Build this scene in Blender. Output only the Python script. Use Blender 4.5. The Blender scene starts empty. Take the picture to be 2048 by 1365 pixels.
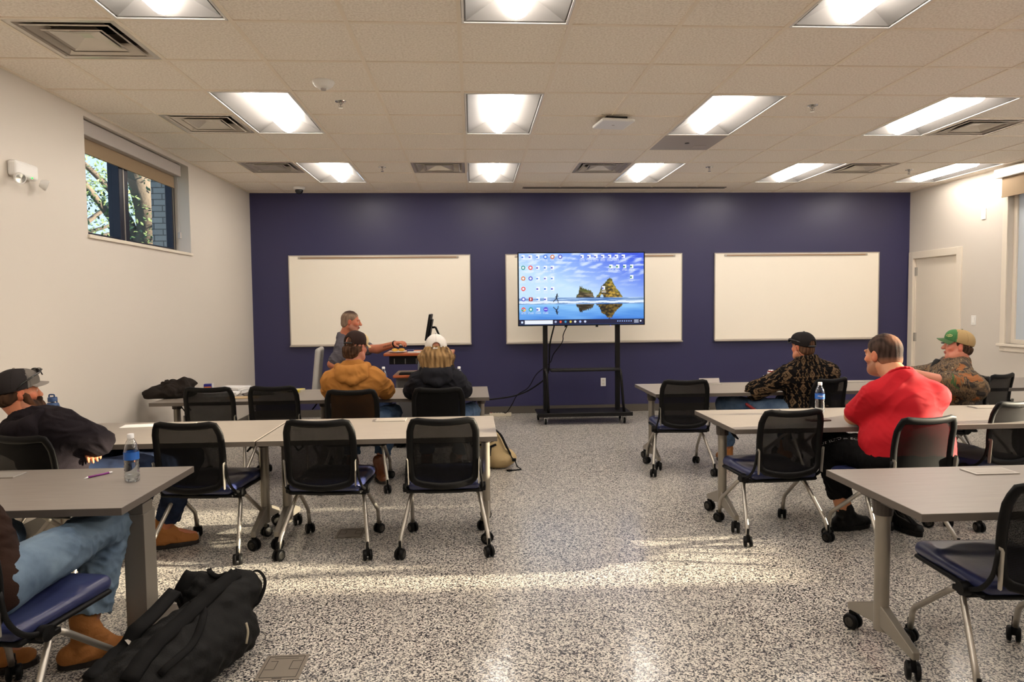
import bpy, bmesh, math, random, numpy as np
from mathutils import Vector, Matrix
from mathutils.bvhtree import BVHTree

# ------------------------------------------------------------------ camera, light, exposure
S = bpy.context.scene
COL = S.collection
CZ = 1.511                      # eye height
CEIL = 3.048                    # ceiling height
XL, XR, YB, YF = -2.97, 6.22, 9.52, -3.6
TZ = 0.712                      # table top height
GX, GY, T = -0.052, 3.863, 0.6096   # ceiling grid origin and pitch

cam_d = bpy.data.cameras.new('camera'); cam = bpy.data.objects.new('camera', cam_d); COL.objects.link(cam)
cam_d.sensor_width = 36.0; cam_d.lens = 36.0 * 1377.19 / 2048; cam_d.clip_start = .05; cam_d.clip_end = 200
_yaw, _pitch, _roll = .05673, -.05245, -.01036
_F = Vector((math.sin(_yaw)*math.cos(_pitch), math.cos(_yaw)*math.cos(_pitch), math.sin(_pitch)))
_r0 = Vector((math.cos(_yaw), -math.sin(_yaw), 0)); _u0 = _r0.cross(_F)
_r = math.cos(_roll)*_r0 + math.sin(_roll)*_u0; _u = -math.sin(_roll)*_r0 + math.cos(_roll)*_u0
cam.matrix_world = Matrix(((_r.x, _u.x, -_F.x, 0), (_r.y, _u.y, -_F.y, 0), (_r.z, _u.z, -_F.z, CZ), (0, 0, 0, 1)))
S.camera = cam

w = bpy.data.worlds.new('world'); S.world = w; w.use_nodes = True
nt = w.node_tree; nt.nodes.clear()
wo = nt.nodes.new('ShaderNodeOutputWorld'); wb = nt.nodes.new('ShaderNodeBackground'); wr = nt.nodes.new('ShaderNodeValToRGB')
wg = nt.nodes.new('ShaderNodeTexCoord'); ws = nt.nodes.new('ShaderNodeSeparateXYZ')
nt.links.new(wg.outputs['Generated'], ws.inputs[0]); nt.links.new(ws.outputs['Z'], wr.inputs[0])
wr.color_ramp.elements[0].color = (.74, .86, .98, 1); wr.color_ramp.elements[1].color = (.25, .50, .95, 1)
nt.links.new(wr.outputs[0], wb.inputs[0]); wb.inputs[1].default_value = 1.5; nt.links.new(wb.outputs[0], wo.inputs[0])

sun_d = bpy.data.lights.new('sun', 'SUN'); sun = bpy.data.objects.new('sun', sun_d); COL.objects.link(sun)
sun_d.energy = 27.0; sun_d.color = (1.0, .80, .58); sun_d.angle = math.radians(1.2)
sun.rotation_euler = Vector((-1.0, .03, -math.tan(math.radians(12.5)))).to_track_quat('-Z', 'Y').to_euler()
sun.location = (20, 3, 8)

S.view_settings.view_transform = 'Standard'; S.view_settings.look = 'None'; S.view_settings.gamma = 1
S.cycles.diffuse_bounces = 8
S.view_settings.use_curve_mapping = False; S.view_settings.exposure = 0.0
LAMP_COLOR = (1.0, .915, .825); LAMP_STRENGTH = 27.5

# ------------------------------------------------------------------ helpers
def srgb(r, g, b):
    f = lambda c: (c/255/12.92 if c/255 <= .04045 else ((c/255+.055)/1.055)**2.4)
    return (f(r), f(g), f(b), 1)
MATS = {}
def mat(name, col=(.5, .5, .5, 1), rough=.5, metal=0, bump=0, bscale=60, spec=.5, emit=None, es=0, attr=False, alpha=1, coat=0, sheen=0):
    if name in MATS: return MATS[name]
    m = bpy.data.materials.new(name); m.use_nodes = True; n = m.node_tree.nodes; l = m.node_tree.links
    p = n['Principled BSDF']; p.inputs['Base Color'].default_value = tuple(col[:3])+(1,)
    p.inputs['Roughness'].default_value = rough; p.inputs['Metallic'].default_value = metal
    p.inputs['Specular IOR Level'].default_value = spec; p.inputs['Coat Weight'].default_value = coat
    p.inputs['Sheen Weight'].default_value = sheen
    if emit: p.inputs['Emission Color'].default_value = tuple(emit[:3])+(1,); p.inputs['Emission Strength'].default_value = es
    if attr:
        a = n.new('ShaderNodeAttribute'); a.attribute_name = 'Col'; l.new(a.outputs['Color'], p.inputs['Base Color'])
    if bump:
        tc = n.new('ShaderNodeTexCoord'); no = n.new('ShaderNodeTexNoise'); no.inputs['Scale'].default_value = bscale; no.inputs['Detail'].default_value = 4
        b = n.new('ShaderNodeBump'); b.inputs['Strength'].default_value = bump; b.inputs['Distance'].default_value = .01
        l.new(tc.outputs['Object'], no.inputs['Vector']); l.new(no.outputs['Fac'], b.inputs['Height']); l.new(b.outputs[0], p.inputs['Normal'])
    m.diffuse_color = tuple(col[:3])+(1,)
    MATS[name] = m; return m

def link(name, me, m, parent=None, smooth=False):
    o = bpy.data.objects.new(name, me); COL.objects.link(o)
    if m is not None:
        for mm in (m if isinstance(m, (list, tuple)) else [m]): me.materials.append(mm)
    if smooth:
        me.polygons.foreach_set('use_smooth', [True]*len(me.polygons))
    if parent is not None: o.parent = parent
    return o
def thing(name, label, cat, loc=(0, 0, 0), rz=0, group=None):
    o = bpy.data.objects.new(name, None); COL.objects.link(o); o.empty_display_size = .1
    o.location = loc; o.rotation_euler = (0, 0, math.radians(rz))
    return tag(o, label, cat, group)
def tag(o, label, cat, group=None):
    o['label'] = label; o['category'] = cat
    if group: o['group'] = group
    return o
def struct(o):
    o['kind'] = 'structure'; return o
def copy_tree(o, parent=None):
    c = o.copy(); COL.objects.link(c)
    if parent is not None: c.parent = parent
    for ch in list(o.children): copy_tree(ch, c)
    return c

class MB:
    """collects shapes for one mesh"""
    def __init__(s): s.bm = bmesh.new()
    def box(s, x0, x1, y0, y1, z0, z1, mi=0, M=None):
        co = [(x, y, z) for x in (x0, x1) for y in (y0, y1) for z in (z0, z1)]
        if M is not None: co = [M @ Vector(c) for c in co]
        v = [s.bm.verts.new(c) for c in co]
        for q in ((0, 1, 3, 2), (4, 6, 7, 5), (0, 4, 5, 1), (2, 3, 7, 6), (0, 2, 6, 4), (1, 5, 7, 3)):
            f = s.bm.faces.new([v[i] for i in q]); f.material_index = mi
        return s
    def hull8(s, co, mi=0):
        v = [s.bm.verts.new(c) for c in co]
        for q in ((0, 1, 3, 2), (4, 6, 7, 5), (0, 4, 5, 1), (2, 3, 7, 6), (0, 2, 6, 4), (1, 5, 7, 3)):
            f = s.bm.faces.new([v[i] for i in q]); f.material_index = mi
        return s
    def quad(s, *co, mi=0):
        f = s.bm.faces.new([s.bm.verts.new(c) for c in co]); f.material_index = mi; return s
    def tube(s, pts, r, n=10, closed=False, flat=1.0, mi=0, up=None, caps=True):
        """sweep a circle (or a flattened one) along pts; r may be a list"""
        pts = [Vector(p) for p in pts]; N = len(pts); rs = r if isinstance(r, (list, tuple)) else [r]*N
        rings = []; nrm = None
        for i, p in enumerate(pts):
            a = pts[(i-1) % N] if (closed or i > 0) else p; b = pts[(i+1) % N] if (closed or i < N-1) else p
            t = (b-a).normalized()
            if up is not None: nrm = (Vector(up) - t*t.dot(Vector(up))).normalized()
            elif nrm is None:
                u = Vector((0, 0, 1)) if abs(t.z) < .9 else Vector((1, 0, 0)); nrm = (u - t*t.dot(u)).normalized()
            else: nrm = (nrm - t*t.dot(nrm)).normalized()
            bi = t.cross(nrm)
            rings.append([s.bm.verts.new(p + rs[i]*(math.cos(k*2*math.pi/n)*nrm*flat + math.sin(k*2*math.pi/n)*bi)) for k in range(n)])
        M = N if closed else N-1
        for i in range(M):
            A, B = rings[i], rings[(i+1) % N]
            for k in range(n):
                f = s.bm.faces.new((A[k], A[(k+1) % n], B[(k+1) % n], B[k])); f.material_index = mi
        if not closed and caps:
            s.bm.faces.new(rings[0][::-1]).material_index = mi; s.bm.faces.new(rings[-1]).material_index = mi
        return s
    def lathe(s, prof, c=(0, 0, 0), axis='z', n=20, mi=0, M=None):
        rings = []
        for r, h in prof:
            ring = []
            for k in range(n):
                a = 2*math.pi*k/n; x, y = r*math.cos(a), r*math.sin(a)
                p = {'z': (x, y, h), 'x': (h, x, y), 'y': (y, h, x)}[axis]
                v = Vector(p)
                if M is not None: v = M @ v
                ring.append(s.bm.verts.new(v + Vector(c)))
            rings.append(ring)
        for A, B in zip(rings, rings[1:]):
            for k in range(n):
                f = s.bm.faces.new((A[k], A[(k+1) % n], B[(k+1) % n], B[k])); f.material_index = mi
        if prof[0][0] > 1e-5: s.bm.faces.new(rings[0][::-1]).material_index = mi
        if prof[-1][0] > 1e-5: s.bm.faces.new(rings[-1]).material_index = mi
        return s
    def prism(s, pts2, z0, z1, M=None, mi=0):
        a = [Vector((x, y, z0)) for x, y in pts2]; b = [Vector((x, y, z1)) for x, y in pts2]
        if M is not None: a = [M @ v for v in a]; b = [M @ v for v in b]
        a = [s.bm.verts.new(v) for v in a]; b = [s.bm.verts.new(v) for v in b]; n = len(a)
        s.bm.faces.new(a[::-1]).material_index = mi; s.bm.faces.new(b).material_index = mi
        for i in range(n): s.bm.faces.new((a[i], a[(i+1) % n], b[(i+1) % n], b[i])).material_index = mi
        return s
    def build(s, name, m, parent=None, smooth=False, bevel=0, bseg=2, auto=None):
        bmesh.ops.recalc_face_normals(s.bm, faces=s.bm.faces)
        if bevel:
            ed = [e for e in s.bm.edges if len(e.link_faces) == 2 and e.calc_face_angle() > .5]
            bmesh.ops.bevel(s.bm, geom=ed, offset=bevel, segments=bseg, affect='EDGES', profile=.5)
        me = bpy.data.meshes.new(name); 
        if auto is not None:
            for e in s.bm.edges: e.smooth = not (len(e.link_faces) == 2 and e.calc_face_angle() > auto)
        s.bm.to_mesh(me); s.bm.free()
        return link(name, me, m, parent, smooth or auto is not None)

def bez(pts, n=8):
    """Catmull-Rom through points"""
    P = [Vector(p) for p in pts]; P = [2*P[0]-P[1]] + P + [2*P[-1]-P[-2]]; out = []
    for i in range(1, len(P)-2):
        for k in range(n):
            t = k/n; a, b, c, d = P[i-1:i+3]
            out.append(.5*((2*b)+(c-a)*t+(2*a-5*b+4*c-d)*t*t+(3*b-a-3*c+d)*t**3))
    out.append(P[-2]); return out
def corner(pts, r=.03, n=5):
    """polyline with rounded corners"""
    P = [Vector(p) for p in pts]; out = [P[0]]
    for a, b, c in zip(P, P[1:], P[2:]):
        q = min(r, (a-b).length*.48, (c-b).length*.48); p0 = b+(a-b).normalized()*q; p1 = b+(c-b).normalized()*q
        for k in range(n+1):
            t = k/n; out.append((1-t)**2*p0+2*t*(1-t)*b+t*t*p1)
    out.append(P[-1]); return out
def text_obj(s, size, m, name='lettering', parent=None, depth=.0006):
    cu = bpy.data.curves.new(name, 'FONT'); cu.body = s; cu.size = size; cu.extrude = depth; cu.align_x = 'CENTER'; cu.align_y = 'CENTER'
    o = bpy.data.objects.new(name, cu); COL.objects.link(o); dg = bpy.context.evaluated_depsgraph_get()
    me = bpy.data.meshes.new_from_object(o.evaluated_get(dg)); bpy.data.objects.remove(o)
    return link(name, me, m, parent)

# ------------------------------------------------------------------ soft solids: signed distances, then a surface net
def V3(*a): return np.array(a, dtype=np.float64)
def rotm(yaw=0, pitch=0, roll=0):
    """columns are the local axes; yaw about z, pitch about x (nose up +), roll about y; degrees"""
    y, p, r = map(math.radians, (yaw, pitch, roll))
    Rz = np.array([[math.cos(y), -math.sin(y), 0], [math.sin(y), math.cos(y), 0], [0, 0, 1]])
    Rx = np.array([[1, 0, 0], [0, math.cos(p), -math.sin(p)], [0, math.sin(p), math.cos(p)]])
    Ry = np.array([[math.cos(r), 0, math.sin(r)], [0, 1, 0], [-math.sin(r), 0, math.cos(r)]])
    return Rz @ Rx @ Ry
I3 = np.eye(3)
class Vol:
    def __init__(s, h=.006): s.h = h; s.ops = []; s.F = (I3, np.zeros(3))
    def frame(s, R=I3, c=(0, 0, 0)): s.F = (np.array(R), np.array(c, float)); return s
    def _pt(s, p): R, c = s.F; return R @ np.array(p, float) + c
    def cap(s, a, b, ra, rb=None, k=.02, mode='+', sc=(1, 1, 1), R=None):
        rb = ra if rb is None else rb; a = s._pt(a); b = s._pt(b); RR = s.F[0] if R is None else s.F[0] @ R
        m = max(ra, rb)*max(sc); lo = np.minimum(a, b)-m; hi = np.maximum(a, b)+m; sc = np.array(sc, float); ms = min(sc)
        A = np.zeros(3); B = ((b-a) @ RR)/sc; L = (B*B).sum()+1e-12
        def f(P):
            q = ((P-a.astype(np.float32)) @ RR.astype(np.float32))/sc.astype(np.float32)
            t = np.clip(q @ (B/L).astype(np.float32), 0, 1)
            d = np.sqrt(((q-t[..., None]*B.astype(np.float32))**2).sum(-1)) - (ra+(rb-ra)*t)
            return d*ms
        s.ops.append((mode, f, lo, hi, k)); return s
    def ell(s, c, r, k=.02, mode='+', R=None):
        c = s._pt(c); r = np.array(r, float); RR = s.F[0] if R is None else s.F[0] @ R; m = r.max()
        def f(P):
            q = (P-c.astype(np.float32)) @ RR.astype(np.float32)
            k0 = np.sqrt(((q/r.astype(np.float32))**2).sum(-1)); k1 = np.sqrt(((q/(r*r).astype(np.float32))**2).sum(-1))
            return k0*(k0-1)/np.maximum(k1, 1e-6)
        s.ops.append((mode, f, c-m, c+m, k)); return s
    def box(s, c, hs, rad=.01, k=.01, mode='+', R=None):
        c = s._pt(c); hs = np.array(hs, float); RR = s.F[0] if R is None else s.F[0] @ R; m = np.linalg.norm(hs)
        def f(P):
            q = np.abs((P-c.astype(np.float32)) @ RR.astype(np.float32)) - (hs-rad).astype(np.float32)
            return np.sqrt((np.maximum(q, 0)**2).sum(-1)) + np.minimum(q.max(-1), 0) - rad
        s.ops.append((mode, f, c-m, c+m, k)); return s
    def plane(s, o, n, k=.005):
        """removes everything on the side n points to"""
        o = s._pt(o); n = s.F[0] @ np.array(n, float); n = n/np.linalg.norm(n)
        s.ops.append(('cut', lambda P: (P-o.astype(np.float32)) @ n.astype(np.float32), None, None, k)); return s
    def fn(s, f, lo, hi, mode='+', k=.01):
        s.ops.append((mode, f, np.array(lo), np.array(hi), k)); return s
    def mesh(s):
        h = s.h; pos = [o for o in s.ops if o[0] == '+']
        lo = np.min([o[2] for o in pos], 0)-3*h; hi = np.max([o[3] for o in pos], 0)+3*h
        n = np.ceil((hi-lo)/h).astype(int)+1
        D = np.full(n, 1.0, np.float32)
        ax = [(lo[i]+h*np.arange(n[i])).astype(np.float32) for i in range(3)]
        for mode, f, a, b, k in s.ops:
            if a is None: sl = [slice(0, n[i]) for i in range(3)]
            else:
                i0 = np.clip(np.floor((a-k-3*h-lo)/h).astype(int), 0, n); i1 = np.clip(np.ceil((b+k+3*h-lo)/h).astype(int)+1, 0, n)
                if (i1 <= i0).any(): continue
                sl = [slice(i0[i], i1[i]) for i in range(3)]
            P = np.stack(np.meshgrid(ax[0][sl[0]], ax[1][sl[1]], ax[2][sl[2]], indexing='ij'), -1)
            d = f(P).astype(np.float32); E = D[tuple(sl)]
            if mode == '+':
                u = np.clip(.5+.5*(E-d)/k, 0, 1); r = E*(1-u)+d*u-k*u*(1-u)
            else:
                if mode == '-': d = -d
                u = np.clip(.5-.5*(E-d)/k, 0, 1); r = E*(1-u)+d*u+k*u*(1-u)
            D[tuple(sl)] = r
        Sg = D < 0
        c = [Sg[i:n[0]-1+i, j:n[1]-1+j, l:n[2]-1+l] for i in (0, 1) for j in (0, 1) for l in (0, 1)]
        al = c[0].copy(); an = c[0].copy()
        for q in c[1:]: al &= q; an |= q
        I = np.argwhere(an & ~al)
        if len(I) == 0: raise ValueError('empty solid')
        C = {(i, j, l): D[I[:, 0]+i, I[:, 1]+j, I[:, 2]+l] for i in (0, 1) for j in (0, 1) for l in (0, 1)}
        acc = np.zeros((len(I), 3)); cnt = np.zeros(len(I))
        for axn in range(3):
            o1, o2 = [q for q in range(3) if q != axn]
            for u in (0, 1):
                for v in (0, 1):
                    A = [0, 0, 0]; A[o1] = u; A[o2] = v; B = list(A); B[axn] = 1
                    da, db = C[tuple(A)], C[tuple(B)]; cr = (da < 0) != (db < 0); t = np.where(cr, da/np.where(cr, da-db, 1), 0)
                    p = np.zeros((len(I), 3)); p[:, o1] = u; p[:, o2] = v; p[:, axn] = t
                    acc[cr] += p[cr]; cnt += cr
        verts = lo + h*(I+acc/cnt[:, None])
        idx = np.full([m-1 for m in n], -1, np.int64); idx[I[:, 0], I[:, 1], I[:, 2]] = np.arange(len(I))
        F = []
        for axn in range(3):
            o1, o2 = [(1, 2), (2, 0), (0, 1)][axn]
            sa = [slice(None)]*3; sb = [slice(None)]*3; sa[axn] = slice(0, -1); sb[axn] = slice(1, None)
            A = Sg[tuple(sa)]; B = Sg[tuple(sb)]; E = np.argwhere(A != B)
            E = E[(E[:, o1] > 0) & (E[:, o2] > 0) & (E[:, o1] < n[o1]-1) & (E[:, o2] < n[o2]-1)]
            d1 = np.zeros(3, int); d1[o1] = 1; d2 = np.zeros(3, int); d2[o2] = 1
            q = [idx[tuple((E-x).T)] for x in (d1+d2, d2, d1*0, d1)]
            Q = np.stack(q, 1); fl = ~A[tuple(E.T)]; Q[fl] = Q[fl][:, ::-1]; F.append(Q)
        F = np.concatenate(F); F = F[(F >= 0).all(1)]
        return verts, F
def vnormals(v, F):
    n = np.zeros_like(v); a = np.cross(v[F[:, 2]]-v[F[:, 0]], v[F[:, 3]]-v[F[:, 1]])
    for i in range(4): np.add.at(n, F[:, i], a)
    return n/np.maximum(np.linalg.norm(n, axis=1, keepdims=True), 1e-9)
def wob(p, sc, seed=0, n=7, aniso=(1, 1, 1)):
    r = np.random.RandomState(seed); o = 0
    for i in range(n):
        k = r.normal(size=3)*sc*np.array(aniso); o = o+np.sin(p @ k + r.rand()*6.28)
    return o/math.sqrt(n)
def folds(p, sc, seed=0, aniso=(1, 1, 1)):
    """ridged noise warped by a slower one: cloth folds"""
    q = p + .04*np.stack([wob(p, 9, seed+1), wob(p, 9, seed+2), wob(p, 9, seed+3)], 1)
    a = wob(q, sc, seed+4, aniso=aniso); b = wob(q, sc*1.9, seed+5, aniso=aniso)
    return (1-np.abs(a))*.7+(1-np.abs(b))*.3
def solid(V, name, m, parent=None, disp=None, color=None, relax=1):
    v, F = V.mesh()
    for _ in range(relax):                       # one light smoothing pass takes the grid out of it
        s = np.zeros_like(v); c = np.zeros(len(v))
        for i in range(4):
            a, b = F[:, i], F[:, (i+1) % 4]; np.add.at(s, a, v[b]); np.add.at(s, b, v[a]); np.add.at(c, a, 1); np.add.at(c, b, 1)
        v = v+.5*(s/np.maximum(c, 1)[:, None]-v)
    v0 = v.copy()
    if disp is not None: v = v + vnormals(v, F)*disp(v)[:, None]
    me = bpy.data.meshes.new(name); me.vertices.add(len(v)); me.vertices.foreach_set('co', v.astype(np.float32).ravel())
    me.loops.add(F.size); me.loops.foreach_set('vertex_index', F.astype(np.int32).ravel())
    me.polygons.add(len(F)); me.polygons.foreach_set('loop_start', np.arange(0, F.size, 4, dtype=np.int32))
    me.update(calc_edges=True); me.validate()
    if color is not None:
        cc = color(v0); a = me.color_attributes.new('Col', 'FLOAT_COLOR', 'POINT')
        a.data.foreach_set('color', np.concatenate([cc, np.ones((len(cc), 1))], 1).astype(np.float32).ravel())
    return link(name, me, m, parent, True)
# ------------------------------------------------------------------ materials
M_wall = mat('wall_paint', srgb(209, 201, 190), .55, bump=.02, bscale=180)
M_navy = mat('navy_paint', srgb(50, 49, 86), .40, bump=.03, bscale=220)
M_white = mat('white_enamel', srgb(232, 230, 226), .4)
M_wood_w = mat('painted_trim', srgb(224, 214, 198), .35)
M_black = mat('black_plastic', srgb(10, 9, 9), .5, spec=.2)
M_blackm = mat('black_metal', srgb(14, 12, 12), .42, spec=.3)
M_alu = mat('silver_metal', srgb(178, 172, 162), .32, metal=.75)
M_tleg = mat('table_leg_metal', srgb(150, 143, 132), .36, metal=.6)
M_brown = mat('bronze_plastic', srgb(62, 54, 48), .4)
M_rub = mat('grey_rubber', srgb(96, 92, 86), .6)
M_base = mat('baseboard_rubber', srgb(84, 78, 70), .5)
M_frame = mat('window_frame_metal', srgb(20, 24, 42), .35, metal=.3)
M_shade = mat('shade_fabric', srgb(150, 128, 100), .8, bump=.2, bscale=300)
M_cass = mat('shade_cassette', srgb(176, 168, 162), .45)
M_dark = mat('plenum_dark', srgb(30, 28, 26), .8)
M_chrome = mat('chrome', srgb(200, 200, 200), .15, metal=1)

def nodes_mat(name):
    m = bpy.data.materials.new(name); m.use_nodes = True; return m, m.node_tree.nodes, m.node_tree.links, m.node_tree.nodes['Principled BSDF']
# speckled epoxy floor
M_floor, n, l, p = nodes_mat('speckled_floor')
tc = n.new('ShaderNodeTexCoord'); vo = n.new('ShaderNodeTexVoronoi'); vo.inputs['Scale'].default_value = 165
wn = n.new('ShaderNodeTexNoise'); wn.inputs['Scale'].default_value = 260; wn.inputs['Detail'].default_value = 2
mx = n.new('ShaderNodeVectorMath'); mx.operation = 'MULTIPLY_ADD'; mx.inputs[1].default_value = (.006, .006, 0)
l.new(tc.outputs['Object'], wn.inputs['Vector']); l.new(wn.outputs['Color'], mx.inputs[0]); l.new(tc.outputs['Object'], mx.inputs[2])
l.new(mx.outputs[0], vo.inputs['Vector'])
sp = n.new('ShaderNodeSeparateColor'); l.new(vo.outputs['Color'], sp.inputs[0])
cr = n.new('ShaderNodeValToRGB'); cr.color_ramp.interpolation = 'CONSTANT'; e = cr.color_ramp.elements
e[0].position = 0; e[0].color = srgb(26, 26, 34); e[1].position = .24; e[1].color = srgb(92, 90, 92)
for pos, c in ((.38, srgb(196, 190, 180)), (.62, srgb(222, 216, 204)), (.86, srgb(160, 154, 148))):
    q = e.new(pos); q.color = c
l.new(sp.outputs[0], cr.inputs[0]); l.new(cr.outputs[0], p.inputs['Base Color'])
p.inputs['Roughness'].default_value = .3; p.inputs['Coat Weight'].default_value = .35; p.inputs['Coat Roughness'].default_value = .13; p.inputs['Specular IOR Level'].default_value = .3
bn = n.new('ShaderNodeTexNoise'); bn.inputs['Scale'].default_value = 25; bb = n.new('ShaderNodeBump'); bb.inputs['Strength'].default_value = .12; bb.inputs['Distance'].default_value = .01
l.new(tc.outputs['Object'], bn.inputs['Vector']); l.new(bn.outputs['Fac'], bb.inputs['Height']); l.new(bb.outputs[0], p.inputs['Normal']); l.new(bb.outputs[0], p.inputs['Coat Normal'])
# mineral fibre ceiling tile
M_tile, n, l, p = nodes_mat('ceiling_tile')
tc = n.new('ShaderNodeTexCoord'); no = n.new('ShaderNodeTexNoise'); no.inputs['Scale'].default_value = 75; no.inputs['Detail'].default_value = 3
cr = n.new('ShaderNodeValToRGB'); e = cr.color_ramp.elements; e[0].position = .35; e[0].color = srgb(232, 222, 208); e[1].position = .6; e[1].color = srgb(250, 242, 230)
bb = n.new('ShaderNodeBump'); bb.inputs['Strength'].default_value = .5; bb.inputs['Distance'].default_value = .006
l.new(tc.outputs['Object'], no.inputs['Vector']); l.new(no.outputs['Fac'], cr.inputs[0]); l.new(cr.outputs[0], p.inputs['Base Color']); l.new(no.outputs['Fac'], bb.inputs['Height']); l.new(bb.outputs[0], p.inputs['Normal'])
p.inputs['Roughness'].default_value = .9
M_grid = mat('ceiling_grid_paint', srgb(240, 228, 210), .5)
# laminate with faint horizontal grain
def laminate(name, c0, c1):
    m, n, l, p = nodes_mat(name); tc = n.new('ShaderNodeTexCoord'); mp = n.new('ShaderNodeMapping'); mp.inputs['Scale'].default_value = (2, 60, 60)
    no = n.new('ShaderNodeTexNoise'); no.inputs['Scale'].default_value = 2.5; no.inputs['Detail'].default_value = 5
    cr = n.new('ShaderNodeValToRGB'); e = cr.color_ramp.elements; e[0].position = .3; e[0].color = c0; e[1].position = .7; e[1].color = c1
    l.new(tc.outputs['Object'], mp.inputs[0]); l.new(mp.outputs[0], no.inputs['Vector']); l.new(no.outputs['Fac'], cr.inputs[0]); l.new(cr.outputs[0], p.inputs['Base Color'])
    p.inputs['Roughness'].default_value = .38; return m
M_lam = laminate('grey_laminate', srgb(127, 119, 111), srgb(141, 132, 123))
M_edge = mat('laminate_edge', srgb(94, 86, 79), .5)
M_cherry = laminate('cherry_wood', srgb(150, 72, 36), srgb(176, 92, 48))

# ------------------------------------------------------------------ room shell
def wall_with_holes(name, axis, pos, thick, u0, u1, z0, z1, holes, m):
    """axis 'x': a wall in the plane x=pos, u is y; axis 'y': plane y=pos, u is x. holes: (u0,u1,z0,z1)"""
    us = sorted({u0, u1, *[h[0] for h in holes], *[h[1] for h in holes]}); zs = sorted({z0, z1, *[h[2] for h in holes], *[h[3] for h in holes]})
    us = [u for u in us if u0 <= u <= u1]; zs = [z for z in zs if z0 <= z <= z1]; b = MB()
    for a, c in zip(us, us[1:]):
        for d, e in zip(zs, zs[1:]):
            mu, mz = (a+c)/2, (d+e)/2
            if any(h[0] < mu < h[1] and h[2] < mz < h[3] for h in holes): continue
            if axis == 'x': b.box(pos, pos+thick, a, c, d, e)
            else: b.box(a, c, pos, pos+thick, d, e)
    bmesh.ops.remove_doubles(b.bm, verts=b.bm.verts, dist=1e-5)
    return struct(b.build(name, m))
struct(MB().box(XL-.3, XR+.3, YF-.3, YB+.3, -.1, 0).build('floor', M_floor))
W1 = (5.56, 7.52, 2.09, 3.0)       # left wall window
W2 = (6.05, 7.70, 1.00, 2.93)      # right wall far window
W3 = (3.36, 4.98, .95, 2.66)       # right wall near window (out of frame, lets the low sun in)
D1 = (8.52, 9.43, 0, 2.12)
wall_with_holes('wall_left', 'x', XL-.25, .25, YF, YB, 0, CEIL, [W1], M_wall)
wall_with_holes('wall_right', 'x', XR, .2, YF, YB, 0, CEIL, [W2, W3, D1], M_wall)
wall_with_holes('wall_back', 'y', YB, .2, XL-.25, XR+.2, 0, CEIL, [], M_navy)
wall_with_holes('wall_front', 'y', YF-.2, .2, XL-.25, XR+.2, 0, CEIL, [], mat('rear_wall_low_bounce', srgb(132, 122, 112), .6))  # unseen wall, its colour darkened to bounce less light into the room

# ceiling tiles, with the cells of lamps and vents left open
lights = [(i, j) for j in (-6, -2, 2, 6) for i in (-3, 0, 3, 6, 9)]
vents = [(-4, 0), (-4, 3), (-4, 6), (-1, 6), (2, 6), (7, 6), (7, 3)]
openc = set(vents)
for i, j in lights: openc |= {(i, j), (i, j+1)}
gx = lambda i: min(max(GX+T*i, XL), XR); gy = lambda j: min(max(GY+T*j, YF), YB)
b = MB()
for i in range(-5, 11):
    for j in range(-13, 10):
        if (i, j) in openc: continue
        x0, x1, y0, y1 = gx(i), gx(i+1), gy(j), gy(j+1)
        if x1-x0 < .02 or y1-y0 < .02: continue
        b.box(x0, x1, y0, y1, CEIL+.006, CEIL+.024)
struct(b.build('ceiling', M_tile))
b = MB()
for i in range(-4, 11):
    for j in range(-13, 10):
        if (i, j) in openc and (i-1, j) in openc and False: continue
        y0, y1 = gy(j), gy(j+1)
        if y1-y0 > .02: b.box(gx(i)-.012, gx(i)+.012, y0, y1, CEIL, CEIL+.03)
for j in range(-12, 10):
    for i in range(-5, 11):
        if (i, j) in openc and (i, j-1) in openc: continue
        x0, x1 = gx(i), gx(i+1)
        if x1-x0 > .03: b.box(x0+.012, x1-.012, gy(j)-.012, gy(j)+.012, CEIL+.0005, CEIL+.0295)
for a in ((XL, XL+.022, YF, YB), (XR-.022, XR, YF, YB), (XL+.022, XR-.022, YB-.022, YB)): b.box(*a, CEIL-.001, CEIL+.0285)
struct(b.build('trim_1', M_grid))
struct(MB().box(XL-.25, XR+.2, YF-.2, YB+.2, CEIL+.32, CEIL+.4).build('ceiling', M_dark))
o = MB().box(XL, XL+.012, YF, YB-.012, 0, .10).build('baseboard_left', M_base); struct(o)
struct(MB().box(XL, XR, YB-.012, YB, 0, .10).build('baseboard_back', M_base))
struct(MB().box(XR-.012, XR, YF, D1[0]-.09, 0, .10).build('baseboard_right', M_base))

# left window: sill, frame, panes, shade
y0, y1, z0, z1 = W1; xf = XL-.17
b = MB()
for a in ((y0, y0+.05, z0, z1), (y1-.07, y1, z0, z1), (y0, y1, z0, z0+.05), (y0, y1, z1-.05, z1)): b.box(xf-.05, xf+.02, *a)
b.box(xf-.05, xf+.05, y0+.75, y0+.91, z0, z1)
win = struct(b.build('window_1', M_frame, bevel=.004)); 
b = MB(); b.box(xf+.05, xf+.054, y0+.815, y0+.832, z0+.02, z1-.1).box(xf+.02, xf+.024, y1-.05, y1-.035, z0+.02, z1-.1); b.build('frame_highlight_strip', M_alu, win)
g = bpy.data.materials.new('clear_glass'); g.use_nodes = True; n = g.node_tree.nodes; l = g.node_tree.links; n.clear()
o_ = n.new('ShaderNodeOutputMaterial'); t_ = n.new('ShaderNodeBsdfTransparent'); t_.inputs[0].default_value = (.93, .97, .98, 1); gl = n.new('ShaderNodeBsdfGlossy'); gl.inputs['Roughness'].default_value = .02
mxs = n.new('ShaderNodeMixShader'); mxs.inputs[0].default_value = .07
l.new(t_.outputs[0], mxs.inputs[1]); l.new(gl.outputs[0], mxs.inputs[2]); l.new(mxs.outputs[0], o_.inputs[0]); M_glass = g
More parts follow.
